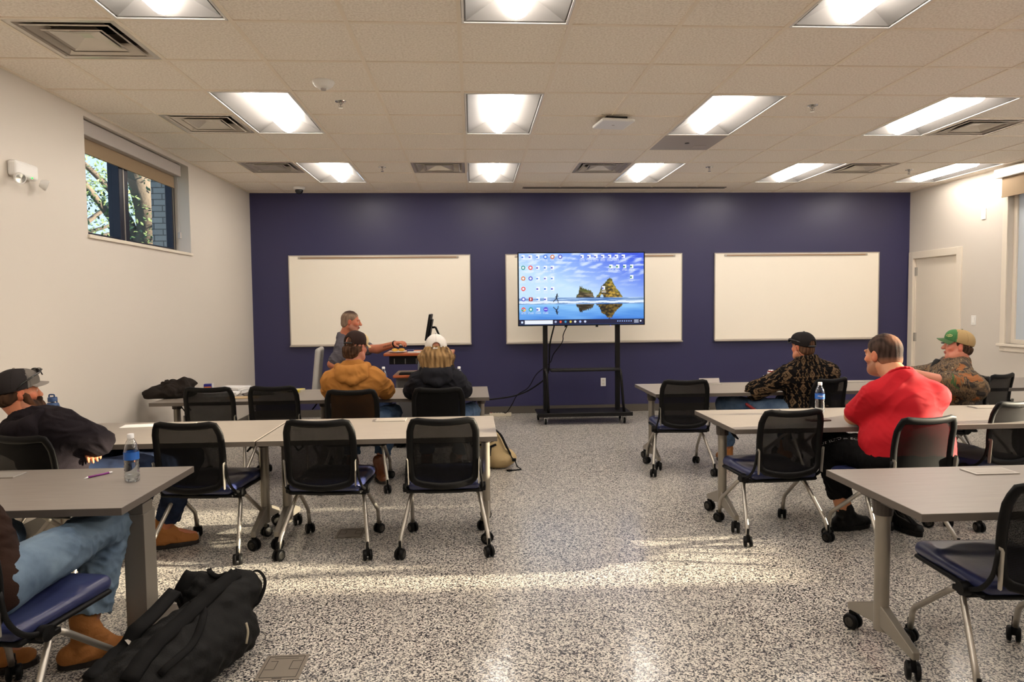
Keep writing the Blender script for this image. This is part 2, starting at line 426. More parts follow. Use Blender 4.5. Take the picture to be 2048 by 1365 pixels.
for a, c in ((y0+.05, y0+.75), (y0+.91, y1-.07)): MB().box(xf-.018, xf-.012, a, c, z0+.05, z1-.05).build('pane', M_glass, win)
MB().box(XL-.25, XL+.02, y0-.01, y1+.01, z0-.025, z0+.003).build('window_sill', M_wood_w, win, bevel=.004)
sh = thing('roller_shade', 'beige roller shade in a pale cassette, rolled almost up in the left wall window', 'window shade', (XL-.1, (y0+y1)/2, z1))
hy = (y1-y0)/2-.01
MB().box(-.035, .065, -hy, hy-.09, -.125, -.01).build('cassette', M_cass, sh, bevel=.006)
MB().box(-.002, .002, -hy+.02, hy-.12, -.235, -.12).box(-.008, .008, -hy+.02, hy-.12, -.247, -.232).build('shade_cloth', M_shade, sh)
MB().tube(bez([(.03, hy-.105, -.12), (.03, hy-.10, -.45), (.03, hy-.10, -.72), (.035, hy-.085, -.72), (.035, hy-.088, -.4), (.03, hy-.105, -.12)], 6), .002, 6).box(.02, .045, hy-.115, hy-.075, -.76, -.70).build('pull_chain', M_cass, sh)

# right far window (frosted, faint daylight glow put into the pane material), casing, sill, shade
y0, y1, z0, z1 = W2
M_frost = mat('frosted_glass_glow', srgb(178, 184, 188), .5, emit=srgb(150, 165, 175), es=.12)
b = MB()
for a in ((y0, y0+.05, z0, z1), (y1-.05, y1, z0, z1), (y0+.05, y1-.05, z0, z0+.05), (y0+.05, y1-.05, z1-.05, z1)): b.box(XR+.06, XR+.11, *a)
win = struct(b.build('window_2', M_wood_w))
MB().box(XR+.08, XR+.088, y0+.05, y1-.05, z0+.05, z1-.05).build('pane', M_frost, win)
b = MB(); b.box(XR-.018, XR, y1, y1+.075, z0-.09, z1+.07).box(XR-.018, XR, y0-.075, y0, z0-.09, z1+.07).box(XR-.018, XR, y0, y1, z1, z1+.07).box(XR-.018, XR, y0, y1, z0-.09, z0-.03)
struct(b.build('trim_2', M_wood_w, bevel=.003))
MB().box(XR-.05, XR+.06, y0-.08, y1+.09, z0-.03, z0).build('window_sill', M_wood_w, win, bevel=.004)
sh = thing('roller_shade', 'white cassette shade above the frosted window on the right wall', 'window shade', (XR-.02, (y0+y1)/2, z1+.03))
hy = (y1-y0)/2
MB().box(-.10, .0, -hy-.06, hy+.10, -.04, .065).build('cassette', M_white, sh, bevel=.008)
MB().box(-.05, -.045, -hy-.02, hy+.03, -.25, -.03).box(-.055, -.04, -hy-.02, hy+.03, -.265, -.25).build('shade_cloth', M_shade, sh)
# near right window: frame only plus clear panes
y0, y1, z0, z1 = W3
b = MB()
for a in ((y0, y0+.05, z0, z1), (y1-.05, y1, z0, z1), (y0+.05, y1-.05, z0, z0+.05), (y0+.05, y1-.05, z1-.05, z1)): b.box(XR+.06, XR+.11, *a)
win = struct(b.build('window_3', M_frame)); MB().box(XR+.08, XR+.086, y0+.05, y1-.05, z0+.05, z1-.05).build('pane', M_glass, win)

# door on the right wall
dr = struct(MB().box(XR+.03, XR+.075, D1[0]+.03, D1[1]-.03, .008, D1[3]-.03).build('door_1', M_wood_w, bevel=.002))
for z in (.25, 1.0, 1.92): MB().box(XR+.012, XR+.03, D1[1]-.06, D1[1]-.025, z-.06, z+.06).lathe([(.008, -.06), (.008, .06)], (XR+.014, D1[1]-.03, z)).build('hinge', M_chrome, dr)
MB().lathe([(.026, 0), (.026, .012)], (XR+.018, D1[0]+.1, .95), 'x').tube([(XR+.02, D1[0]+.1, .95), (XR-.03, D1[0]+.1, .95), (XR-.035, D1[0]+.12, .95), (XR-.035, D1[0]+.23, .95)], .009).build('door_handle', M_blackm, dr, smooth=True)
b = MB(); b.box(XR-.016, XR+.02, D1[0]-.075, D1[0]+.02, 0, D1[3]+.075).box(XR-.016, XR+.02, D1[1]-.02, D1[1]+.075, 0, D1[3]+.075).box(XR-.016, XR+.02, D1[0]+.02, D1[1]-.02, D1[3]-.02, D1[3]+.075)
b.box(XR+.02, XR+.12, D1[0], D1[0]+.03, 0, D1[3]).box(XR+.02, XR+.12, D1[1]-.03, D1[1], 0, D1[3]).box(XR+.02, XR+.12, D1[0]+.03, D1[1]-.03, D1[3]-.03, D1[3])
struct(b.build('trim_3', M_wood_w, bevel=.003))
struct(MB().box(XR+.1, XR+.19, D1[0]-.1, D1[1]+.08, 0, D1[3]+.1).build('wall_recess', M_dark))

# ------------------------------------------------------------------ outside the left window
def treetop(cx, cy, cz, R, n, seed, name, label):
    r = random.Random(seed); root = thing(name, label, 'tree', (cx, cy, -0.3))
    b = MB(); 
    for t in range(7):
        a = r.uniform(0, 6.28); p0 = Vector((0, 0, r.uniform(1.6, 2.6))); p2 = Vector((math.cos(a)*R*r.uniform(.4, .9), math.sin(a)*R*r.uniform(.4, .9), cz+r.uniform(-.6, 1.2)))
        b.tube(bez([p0, (p0+p2)/2+Vector((r.uniform(-.2, .2), r.uniform(-.2, .2), r.uniform(0, .3))), p2], 5), [.07-.05*k/11 for k in range(11)], 7)
    b.tube(bez([(-.1, 0, 0), (-.05, .05, 1.2), (-.1, .12, 2.2), (.12, -.1, 3.0), (.02, -.2, 3.8), (-.2, -.2, 5)], 5), [.24-.004*k for k in range(26)], 12)
    b.build('trunk', M_bark, root, smooth=True)
    b = MB()
    for k in range(n):
        u = Vector((r.gauss(0, 1), r.gauss(0, 1), r.gauss(0, 1))).normalized()*R*r.random()**.4; u.z *= .9
        c = Vector((u.x, u.y, cz+.3+u.z)); cl = r.random()
        if wobs(c*2.2+Vector((seed, 0, 0))) < .1: continue
        d = Vector((r.gauss(0, 1), r.gauss(0, 1), r.gauss(0, 1))).normalized(); e = d.orthogonal().normalized(); s_ = r.uniform(.02, .042)
        b.quad(c-d*s_, c+e*s_*.45, c+d*s_, c-e*s_*.45, mi=0 if cl < .6 else 1)
    o = b.build('foliage', [M_leaf, M_leaf2], root); return root
def wobs(v): return math.sin(v.x*1.7+v.z*2.3)+math.sin(v.y*2.9-v.x*1.1+1)*.8+math.sin(v.z*3.7+v.y*1.3+2)*.7
M_bark = mat('bark', srgb(108, 98, 88), .9, bump=.6, bscale=25)
M_leaf = mat('leaf_green', srgb(116, 138, 92), .7); M_leaf2 = mat('leaf_dark_green', srgb(76, 104, 66), .7)
treetop(-4.75, 10.4, 3.3, 1.5, 7000, 3, 'leafy_tree', 'broad leafy tree with a thick leaning trunk close outside the left window')
treetop(-7.6, 12.2, 3.2, 2.3, 11000, 8, 'leafy_tree', 'thinner leafy tree further off, filling the left pane of the window')
M_brick, n, l, p = nodes_mat('grey_brick')
tc = n.new('ShaderNodeTexCoord'); br = n.new('ShaderNodeTexBrick'); mp = n.new('ShaderNodeMapping'); mp.inputs['Rotation'].default_value = (math.radians(90), 0, 0)
cm = n.new('ShaderNodeCombineXYZ'); sx = n.new('ShaderNodeSeparateXYZ'); ad = n.new('ShaderNodeMath'); ad.operation = 'ADD'
l.new(tc.outputs['Object'], sx.inputs[0]); l.new(sx.outputs[0], ad.inputs[0]); l.new(sx.outputs[1], ad.inputs[1]); l.new(ad.outputs[0], cm.inputs[0]); l.new(sx.outputs[2], cm.inputs[1]); l.new(cm.outputs[0], br.inputs['Vector'])
br.inputs['Scale'].default_value = 1; br.inputs['Brick Width'].default_value = .2; br.inputs['Row Height'].default_value = .067; br.inputs['Mortar Size'].default_value = .006
br.inputs['Color1'].default_value = srgb(150, 146, 142); br.inputs['Color2'].default_value = srgb(172, 168, 164); br.inputs['Mortar'].default_value = srgb(96, 92, 90)
l.new(br.outputs['Color'], p.inputs['Base Color']); p.inputs['Roughness'].default_value = .85
struct(MB().box(-3.62, XL-.26, 8.10, 8.7, -.2, 3.9).build('wall_outside_pier', M_brick))
struct(MB().box(-60, XL-.26, -30, 60, -.4, -.3).build('ground', mat('grass_ground', srgb(88, 112, 60), .9)))

# ------------------------------------------------------------------ ceiling lamps and vents
M_lamp = mat('lamp_diffuser', (1, 1, 1, 1), .5, emit=LAMP_COLOR, es=LAMP_STRENGTH)
M_refl = mat('lamp_reflector', srgb(118, 115, 112), .5)
def make_light():
    t = thing('ceiling_light', '', 'ceiling light', (0, 0, CEIL))
    hx, hy = T/2-.014, T-.014; b = MB()           # frame lip
    for a in ((-hx, -hx+.012, -hy, hy), (hx-.012, hx, -hy, hy), (-hx, hx, -hy, -hy+.012), (-hx, hx, hy-.012, hy)): b.box(*a, -.001, .012)
    b.build('frame', M_white, t)
    b = MB(); x1, x2, zt, e1, e2 = hx-.022, .085, .095, hy-.03, hy-.12
    P = lambda x, y, z: Vector((x, y, z))
    for s in (-1, 1):
        for k in range(1):
            a, c = 0, 1; X = lambda u: s*(x1+(x2-x1)*u); Z = lambda u: .004+zt*u; E = lambda u: e1+(e2-e1)*u
            b.quad(P(X(a), -E(a), Z(a)), P(X(c), -E(c), Z(c)), P(X(c), E(c), Z(c)), P(X(a), E(a), Z(a)))
        b.quad(P(-x1, s*e1, .004), P(x1, s*e1, .004), P(x2, s*e2, .004+zt), P(-x2, s*e2, .004+zt))
    b.quad(P(-x2, -e2, .1), P(x2, -e2, .1), P(x2, e2, .1), P(-x2, e2, .1))
    for s in (-1, 1):
        b.box(min(s*hx, s*x1), max(s*hx, s*x1), -e1, e1, .012, .016); b.box(-hx, hx, min(s*hy, s*e1), max(s*hy, s*e1), .004, .008)
    b.build('reflector', M_refl, t, smooth=False)
    b = MB(); prof = [(math.cos(a)*.088, .098-math.sin(a)*.114) for a in [math.pi*k/10 for k in range(11)]]; e3 = e2+.02
    b.prism([(x, z) for x, z in prof], -e3, e3, Matrix(((1, 0, 0, 0), (0, 0, 1, 0), (0, 1, 0, 0), (0, 0, 0, 1))))
    b.build('diffuser', M_lamp, t, auto=.8)
    b = MB()
    for s in (-1, 1): b.box(s*(hx-.006)-.004, s*(hx-.006)+.004, -hy+.03, hy-.03, .012, .03)
    b.build('air_slot', M_dark, t)
    MB().box(-hx, hx, -hy, hy, .13, .135).build('housing', M_white, t)
    return t
pos_words = {-3: 'first from the left', 0: 'second from the left', 3: 'third from the left', 6: 'fourth from the left', 9: 'last, by the right wall'}
row_words = {6: 'row nearest the navy wall', 2: 'middle row', -2: 'row at the top edge', -6: 'row above the camera'}
L0 = make_light()
for q, (i, j) in enumerate(lights):
    o = L0 if q == 0 else copy_tree(L0)
    o.location = (GX+T*(i+.5), GY+T*(j+1), CEIL)
    tag(o, f'lit white recessed light, {row_words[j]}, {pos_words[i]}', 'ceiling light', 'recessed ceiling lights')
M_vent = mat('vent_metal', srgb(206, 198, 186), .25, metal=.35)
def make_vent():
    t = thing('ceiling_vent', '', 'vent', (0, 0, CEIL)); h = T/2-.014
    def ring(b, a0, z0, a1, z1):
        for k in range(4):
            c, s_ = [(1, 0), (0, 1), (-1, 0), (0, -1)][k]; R2 = lambda x, y: (x*c-y*s_, x*s_+y*c)
            b.quad((*R2(a0, -a0), z0), (*R2(a0, a0), z0), (*R2(a1, a1), z1), (*R2(a1, -a1), z1))
    b = MB(); ring(b, h, .002, h-.03, .002); ring(b, h-.03, .002, h-.085, .055); ring(b, h-.085, .055, h-.085, .12); b.build('frame', M_vent, t)
    for a, z in ((h-.055, .0), (h-.125, .0)):
        b = MB(); ring(b, a, z, a-.012, z+.001); ring(b, a-.012, z+.001, a-.075, z+.05); ring(b, a, z, a-.008, z-.004); b.build('louver', M_vent, t)
    b = MB(); ring(b, h-.155, .002, .03, .03); b.quad((-.03, -.03, .03), (.03, -.03, .03), (.03, .03, .03), (-.03, .03, .03)); b.build('centre_plate', M_vent, t)
    b = MB(); b.box(-.2, .2, -.004, .004, .05, .07).box(-.004, .004, -.2, .2, .05, .07).box(-h, h, -h, h, .2, .205)
    for s in (-1, 1): b.box(s*h-.002, s*h+.002, -h, h, .03, .2).box(-h, h, s*h-.002, s*h+.002, .03, .2)
    b.build('duct_box', M_dark, t); return t
vlab = {(-4, 0): 'large square metal air vent at the upper left, nearest the camera', (-4, 3): 'square air vent above the left wall window', (-4, 6): 'square air vent left of the far left ceiling light',
        (-1, 6): 'square air vent left of the far central ceiling light', (2, 6): 'square air vent above the screen, left of the third far light', (7, 6): 'square air vent in the far row, right of the fourth light', (7, 3): 'square air vent at the right beside the long middle-row light'}
V0 = make_vent()
for q, v in enumerate(vents):
    o = V0 if q == 0 else copy_tree(V0); o.location = (GX+T*(v[0]+.5), GY+T*(v[1]+.5), CEIL); tag(o, vlab[v], 'vent', 'square ceiling air vents')
t = thing('smoke_detector', 'round white smoke detector on the ceiling left of centre', 'smoke detector', (-1.0, 4.87, CEIL+.006))
MB().lathe([(.075, 0), (.075, -.008), (.062, -.03), (.04, -.045), (.0, -.05)], n=28).build('body', M_white, t, auto=.7); MB().lathe([(.02, -.043), (.018, -.06), (0, -.062)], n=14).build('sensor', M_cass, t)
def make_spr():
    t = thing('fire_sprinkler', '', 'sprinkler', (0, 0, CEIL+.006))
    MB().lathe([(.042, 0), (.04, -.004), (.022, -.01), (.014, -.006)], n=20).build('escutcheon', M_chrome, t)
    MB().lathe([(.012, 0), (.012, -.02), (.005, -.026), (.005, -.045)], n=10).tube([(.012, 0, -.02), (.016, 0, -.034), (0, 0, -.048)], .002, 6).tube([(-.012, 0, -.02), (-.016, 0, -.034), (0, 0, -.048)], .002, 6).lathe([(.018, -.05), (.018, -.047), (0, -.046)], n=12).build('head', M_chrome, t)
    return t
sp0 = make_spr()
for q, (x, y, lb) in enumerate([(-.97, 5.33, 'chrome fire sprinkler behind the smoke detector'), (-.98, 7.8, 'chrome fire sprinkler in the far left part of the ceiling'), (2.69, 5.36, 'chrome fire sprinkler between the middle-row lights on the right'),
                            (2.71, 7.78, 'chrome fire sprinkler right of the third far light'), (5.16, 7.93, 'chrome fire sprinkler near the right wall, left of the last far light')]):
    o = sp0 if q == 0 else copy_tree(sp0); o.location = (x, y, CEIL+.006); tag(o, lb, 'sprinkler', 'ceiling fire sprinklers')
t = thing('wifi_access_point', 'flat white square wireless access point hanging under the ceiling', 'access point', (1.19, 5.76, CEIL), 8)
MB().box(-.14, .14, -.14, .14, -.052, -.028).build('body', M_white, t, bevel=.01); MB().box(-.09, .09, -.09, .09, -.028, -.002).build('mount_bracket', M_dark, t); MB().lathe([(.012, -.0535), (.012, -.052)], n=12).build('indicator', M_cass, t)
t = thing('dome_camera', 'small dome security camera under the ceiling in the back left corner', 'security camera', (-2.2, 9.06, CEIL))
MB().lathe([(.075, 0), (.075, -.02), (.066, -.035)], n=24).build('mount', M_white, t, auto=.7); MB().lathe([(.05, -.033)]+[(.05*math.cos(a), -.045-.045*math.sin(a)) for a in [k*math.pi/16 for k in range(9)]], n=24).build('dome', mat('smoked_dome', srgb(18, 18, 22), .1), t, smooth=True)
t = thing('ceiling_panel', 'smooth grey ceiling panel with a small round hole in front of the third middle light', 'ceiling panel', (GX+T*3.5, GY+T*4.5, CEIL))
MB().box(-T/2+.013, T/2-.013, -T/2+.013, T/2-.013, .0005, .0055).build('panel', mat('grey_panel', srgb(166, 158, 154), .4), t); MB().lathe([(.022, -.002), (.022, .001)], n=16).build('sensor_hole', M_black, t)
MB().box(.1, .22, .1, .2, -.003, .0006).build('raised_plate', mat('grey_panel2', srgb(176, 168, 162), .4), t)
t = thing('slot_diffuser', 'long narrow grey slot air diffuser in the ceiling by the navy wall', 'vent', (2.04, 9.13, CEIL))
MB().box(-1.36, 1.36, -.05, .05, -.003, .004).build('frame', mat('slot_metal', srgb(120, 112, 104), .5), t); MB().box(-1.34, 1.34, -.012, .012, -.004, -.003).build('slot', M_dark, t)

# ------------------------------------------------------------------ wall fixtures
t = thing('emergency_light', 'white twin-head emergency light with a green status light, high on the left wall', 'emergency light', (XL, 4.76, 2.42))
MB().box(0, .06, -.12, .12, -.045, .06).build('housing', M_white, t, bevel=.02, bseg=3)
for s, a in ((-1, -.1), (1, .14)):
    q = MB().lathe([(.022, 0), (.036, .03), (.036, .045)], (.05, a, -.05), 'x', M=Matrix.Rotation(.5*s, 3, 'Z').to_4x4() @ Matrix.Rotation(.35, 4, 'Y')).build('lamp_head', M_white, t, auto=.8)
    MB().lathe([(.03, .0455), (0, .047)], (.05, a, -.05), 'x', M=Matrix.Rotation(.5*s, 3, 'Z').to_4x4() @ Matrix.Rotation(.35, 4, 'Y')).build('lens', M_chrome, q)
MB().lathe([(.005, 0), (.004, .004)], (.06, .04, -.035), 'x', n=8).build('status_light', mat('green_led', (0, .3, .02, 1), emit=(0, 1, .1), es=2), t)
t = thing('light_switch', 'white light switch plate on the right wall beside the door', 'light switch', (XR, 8.22, 1.26)); MB().box(-.007, 0, -.04, .04, -.06, .06).build('plate', M_white, t, bevel=.003); MB().box(-.012, -.006, -.017, .017, -.034, .034).build('rocker', mat('switch_white', srgb(240, 238, 232), .3), t, bevel=.002)
t = thing('wall_sensor', 'blank white plate high on the right wall above the light switch', 'wall plate', (XR, 8.09, 2.555)); MB().box(-.012, 0, -.036, .036, -.065, .065).build('plate', M_white, t, bevel=.004); MB().box(-.014, -.012, -.02, .02, -.05, .03).build('cover', M_white, t)
t = thing('wall_outlet', 'white outlet plate low on the navy wall behind the screen cart', 'outlet', (1.815, YB, .418)); MB().box(-.036, .036, -.007, 0, -.058, .058).build('plate', M_white, t, bevel=.003)
for s in (-1, 1): MB().box(-.016, .016, -.0085, -.006, s*.024-.013, s*.024+.013).build('socket', mat('socket_ivory', srgb(214, 208, 196), .4), t)

# whiteboards
M_wb = mat('whiteboard_surface', srgb(250, 242, 226), .3); M_wbf = mat('whiteboard_frame', srgb(186, 178, 168), .3, metal=.4)
for x0, x1, lb, rail in ((-2.475, -.02, 'whiteboard left of the screen, behind the instructor', 1), (.46, 2.93, 'whiteboard partly hidden behind the big screen', 2), (3.388, 5.77, 'whiteboard on the right of the navy wall', 3)):
    t = thing('whiteboard', lb, 'whiteboard', ((x0+x1)/2, YB, .97)); hw = (x1-x0)/2
    MB().box(-hw+.01, hw-.01, -.02, -.002, .01, 1.23).build('writing_surface', M_wb, t)
    b = MB(); b.box(-hw, -hw+.012, -.026, -.001, 0, 1.238).box(hw-.012, hw, -.026, -.001, 0, 1.238).box(-hw+.012, hw-.012, -.026, -.001, 0, .012).box(-hw+.012, hw-.012, -.026, -.001, 1.226, 1.238); b.build('frame', M_wbf, t)
    MB().prism([(-.001, 0), (-.062, 0), (-.066, .012), (-.026, .02), (-.02, .028), (-.001, .028)], -hw, hw, Matrix(((0, 0, 1, 0), (1, 0, 0, 0), (0, 1, 0, 0), (0, 0, 0, 1)))).build('pen_tray', M_wbf, t)
    r0, r1 = {1: (-hw+.13, hw-.16), 2: (-hw+.13, hw-.1), 3: (-hw+.14, hw-.18)}[rail]
    MB().box(r0, r1, -.034, -.02, 1.19, 1.217).build('map_rail', M_wbf, t, bevel=.003); MB().box(r0+.03, r1-.03, -.036, -.033, 1.197, 1.207).build('cork_strip', mat('cork', srgb(160, 116, 72), .8), t)
# ------------------------------------------------------------------ tables
def make_table(L=1.44, D=.79, nx=None):
    t = thing('training_table', '', 'table')
    hl, hd = L/2-.001, D/2
    MB().box(-hl, hl, -hd, hd, TZ-.03, TZ).build('tabletop', [M_lam], t, bevel=.002)
    b = MB()
    for a in ((-hl-.0006, hl+.0006, -hd-.0012, -hd-.0002), (-hl-.0006, hl+.0006, hd+.0002, hd+.0012)): b.box(*a, TZ-.0305, TZ-.0012)
    for s in (-1, 1): b.box(s*hl-(.0012 if s < 0 else -.0002), s*hl+(.0012 if s > 0 else -.0002), -hd, hd, TZ-.0305, TZ-.0012)
    b.build('edge_band', M_edge, t)
    for s in (-1, 1):
        x = s*(hl-.065)
        leg = MB().tube([(x, 0, .10), (x, 0, TZ-.10)], .034, 18, flat=.85).build('leg', M_tleg, t, auto=.8)
        MB().tube([(x, 0, TZ-.11), (x, 0, TZ-.045)], [.04, .043], 16).box(x-.03, x+.03, -.12, .12, TZ-.055, TZ-.031).box(x-s*.11-.05, x-s*.11+.05, -.06, .06, TZ-.07, TZ-.031).build('hinge_bracket', M_brown, leg, bevel=.004)
        MB().tube([(x-s*.03, -.035, TZ-.05), (x-s*.09, -.05, TZ-.13), (x-s*.1, .05, TZ-.13), (x-s*.05, .04, TZ-.06)], .006, 6).build('flip_lever', M_black, leg, smooth=True)
        for d in (-1, 1):
            # tapered foot from the column down to its caster
            f = MB(); y0, y1 = d*.02, d*(D*.34)
            w0, w1 = .02, .016
            f.hull8([(x-w0, y0, .12), (x-w0, y0, .215), (x-w1, y1, .085), (x-w1, y1, .118), (x+w0, y0, .12), (x+w0, y0, .215), (x+w1, y1, .085), (x+w1, y1, .118)])
            ft = f.build('foot', M_tleg, leg, bevel=.005)
            c = caster_mb(x, y1-d*.02, .0, .036, 25*d+90*(s > 0)).build('caster', [M_black, M_rub], leg, auto=.7)
    b = MB(); b.box(-hl+.09, hl-.09, -.02, .02, TZ-.075, TZ-.04).tube([(-hl+.1, .12, TZ-.05), (hl-.1, .12, TZ-.05)], .012, 8); b.build('crossbar', M_black, t)
    my = D/2-.115
    m = MB().box(-.105, .105, my-.055, my+.055, TZ+.0005, TZ+.006).build('power_module', mat('power_module_plate', srgb(176, 170, 162), .3, metal=.3), t, bevel=.002)
    MB().box(-.088, .088, my-.038, my+.040, TZ+.006, TZ+.0068).build('lid', mat('power_module_lid', srgb(156, 148, 138), .35), m)
    return t
def caster_mb(x, y, z, r, ang=0, stem=.0):
    """twin wheel caster, axle height r above z"""
    b = MB(); M = Matrix.Translation((x, y, z+r)) @ Matrix.Rotation(math.radians(ang), 4, 'Z')
    for s in (-1, 1):
        X = lambda prof, mi: b.lathe([(a, s*h) for a, h in prof], axis='x', n=18, M=M, mi=mi)
        X([(.0, .0275), (r*.60, .0275)], 1); X([(r*.60, .0275), (r*.8, .027), (r*.9, .025)], 0); X([(r*.9, .025), (r, .021), (r, .010), (r*.8, .007)], 0)
    b.box(-.009, .009, -.012, .014, -.004, r*1.0+.012, 0, M).lathe([(.009, r*.5), (.008, r+.045)], n=10, M=M)
    return b

TB = make_table(); TB3 = make_table(1.44, .70)
G = 'grey training tables in rows'
first = [True]
for x, y, src, lb in [(-2.025, 6.35, TB, 'grey table in the front left row beside the wall, with jacket and papers'), (-.585, 6.35, TB, 'grey table in the front left row, before the two students'),
                  (-2.03, 4.55, TB, 'grey table in the second left row, reached over by the bearded man'), (-.58, 4.55, TB, 'grey table in the second left row with two empty chairs'),
                  (2.32, 6.34, TB, 'grey table in the front right row, its small socket box raised'), (3.765, 6.34, TB, 'grey table in the front right row behind the fleece jacket'), (5.21, 6.34, TB, 'grey table at the far right end of the front row'),
                  (2.36, 4.61, TB, 'grey table in the second right row under the water bottle'), (3.81, 4.61, TB, 'grey table in the second right row behind the red shirt'), (5.26, 4.61, TB, 'grey table in the second right row, out at the right wall'),
                  (2.39, 2.80, TB3, 'grey table nearest the camera at the lower right'), (3.84, 2.80, TB3, 'grey table at lower right, the one beyond the frame edge')]:
    if src is TB and first[0]: o = TB; first[0] = False
    elif src is TB3 and x < 3: o = TB3
    else: o = copy_tree(src)
    o.location = (x, y, 0); tag(o, lb, 'table', G)
    if (x, y) == (2.32, 6.34):                    # its module stands open
        for c in o.children:
            if c.name.startswith('power_module'):
                MB().box(-.10, .10, .005, .055, 0, .004).build('open_lid', M_cass, c).matrix_local = Matrix.Translation((0, .79/2-.115, TZ+.006)) @ Matrix.Rotation(math.radians(62), 4, 'X')
# height adjustable desk at the lower left
t = thing('height_adjustable_desk', 'large grey desk at the lower left on a square telescoping column', 'desk', (-2.14, 3.165, 0))
dz = TZ
MB().box(-.72, .72, -.35, .37, dz-.03, dz).build('tabletop', M_lam, t, bevel=.002)
b = MB()
for a in ((-.721, .721, -.3512, -.3502), (-.721, .721, .3702, .3712)): b.box(*a, dz-.0305, dz-.0012)
for s in (-1, 1): b.box(s*.7207-.0005, s*.7207+.0005, -.35, .37, dz-.0305, dz-.0012)
b.build('edge_band', M_edge, t)
M_desk = mat('desk_leg_paint', srgb(120, 113, 104), .42, metal=.2)
for s in (-1, 1):
    x = s*.63
    lg = MB().box(x-.045, x+.045, -.075, .035, .03, .60).box(x-.039, x+.039, -.067, .027, .60, .645).box(x-.033, x+.033, -.06, .02, .645, dz-.045).build('leg', M_desk, t, bevel=.002)
    MB().box(x-.036, x+.036, -.30, .30, .006, .032).build('foot', M_desk, lg, bevel=.003)
    MB().box(x-.04, x+.04, -.26, .26, dz-.048, dz-.031).build('top_bracket', M_desk, lg)
    b = MB(); 
    for y in (-.27, .27): b.lathe([(.02, 0), (.02, .007)], (x, y, 0), n=12)
    b.build('glide', M_black, lg)
b = MB().box(-.60, .60, -.03, .03, dz-.075, dz-.045); b.build('crossbar', M_desk, t)
MB().box(-.31, -.05, .20, .30, dz+.0005, dz+.008).build('power_module', MATS['power_module_plate'], t, bevel=.002)

# ------------------------------------------------------------------ nesting chairs
M_vinyl = mat('blue_vinyl', srgb(44, 50, 88), .34, bump=.05, bscale=40, coat=.1)
M_mesh = bpy.data.materials.new('black_mesh_fabric'); M_mesh.use_nodes = True; n = M_mesh.node_tree.nodes; l = M_mesh.node_tree.links; p = n['Principled BSDF']
p.inputs['Specular IOR Level'].default_value = .1; p.inputs['Base Color'].default_value = srgb(14, 13, 13); p.inputs['Roughness'].default_value = .6
tc = n.new('ShaderNodeTexCoord'); mp = n.new('ShaderNodeMapping'); mp.inputs['Scale'].default_value = (430, 430, 430); sx = n.new('ShaderNodeSeparateXYZ')
l.new(tc.outputs['Object'], mp.inputs[0]); l.new(mp.outputs[0], sx.inputs[0])
sn = []
for k in (0, 2):
    m1 = n.new('ShaderNodeMath'); m1.operation = 'SINE'; m2 = n.new('ShaderNodeMath'); m2.operation = 'MULTIPLY'; m2.inputs[1].default_value = 6.2832
    l.new(sx.outputs[k], m2.inputs[0]); l.new(m2.outputs[0], m1.inputs[0]); sn.append(m1)
mn = n.new('ShaderNodeMath'); mn.operation = 'MINIMUM'; l.new(sn[0].outputs[0], mn.inputs[0]); l.new(sn[1].outputs[0], mn.inputs[1])
gt = n.new('ShaderNodeMath'); gt.operation = 'GREATER_THAN'; gt.inputs[1].default_value = .70; l.new(mn.outputs[0], gt.inputs[0])
tr = n.new('ShaderNodeBsdfTransparent'); ms = n.new('ShaderNodeMixShader'); l.new(gt.outputs[0], ms.inputs[0]); l.new(p.outputs[0], ms.inputs[1]); l.new(tr.outputs[0], ms.inputs[2]); l.new(ms.outputs[0], n['Material Output'].inputs[0])

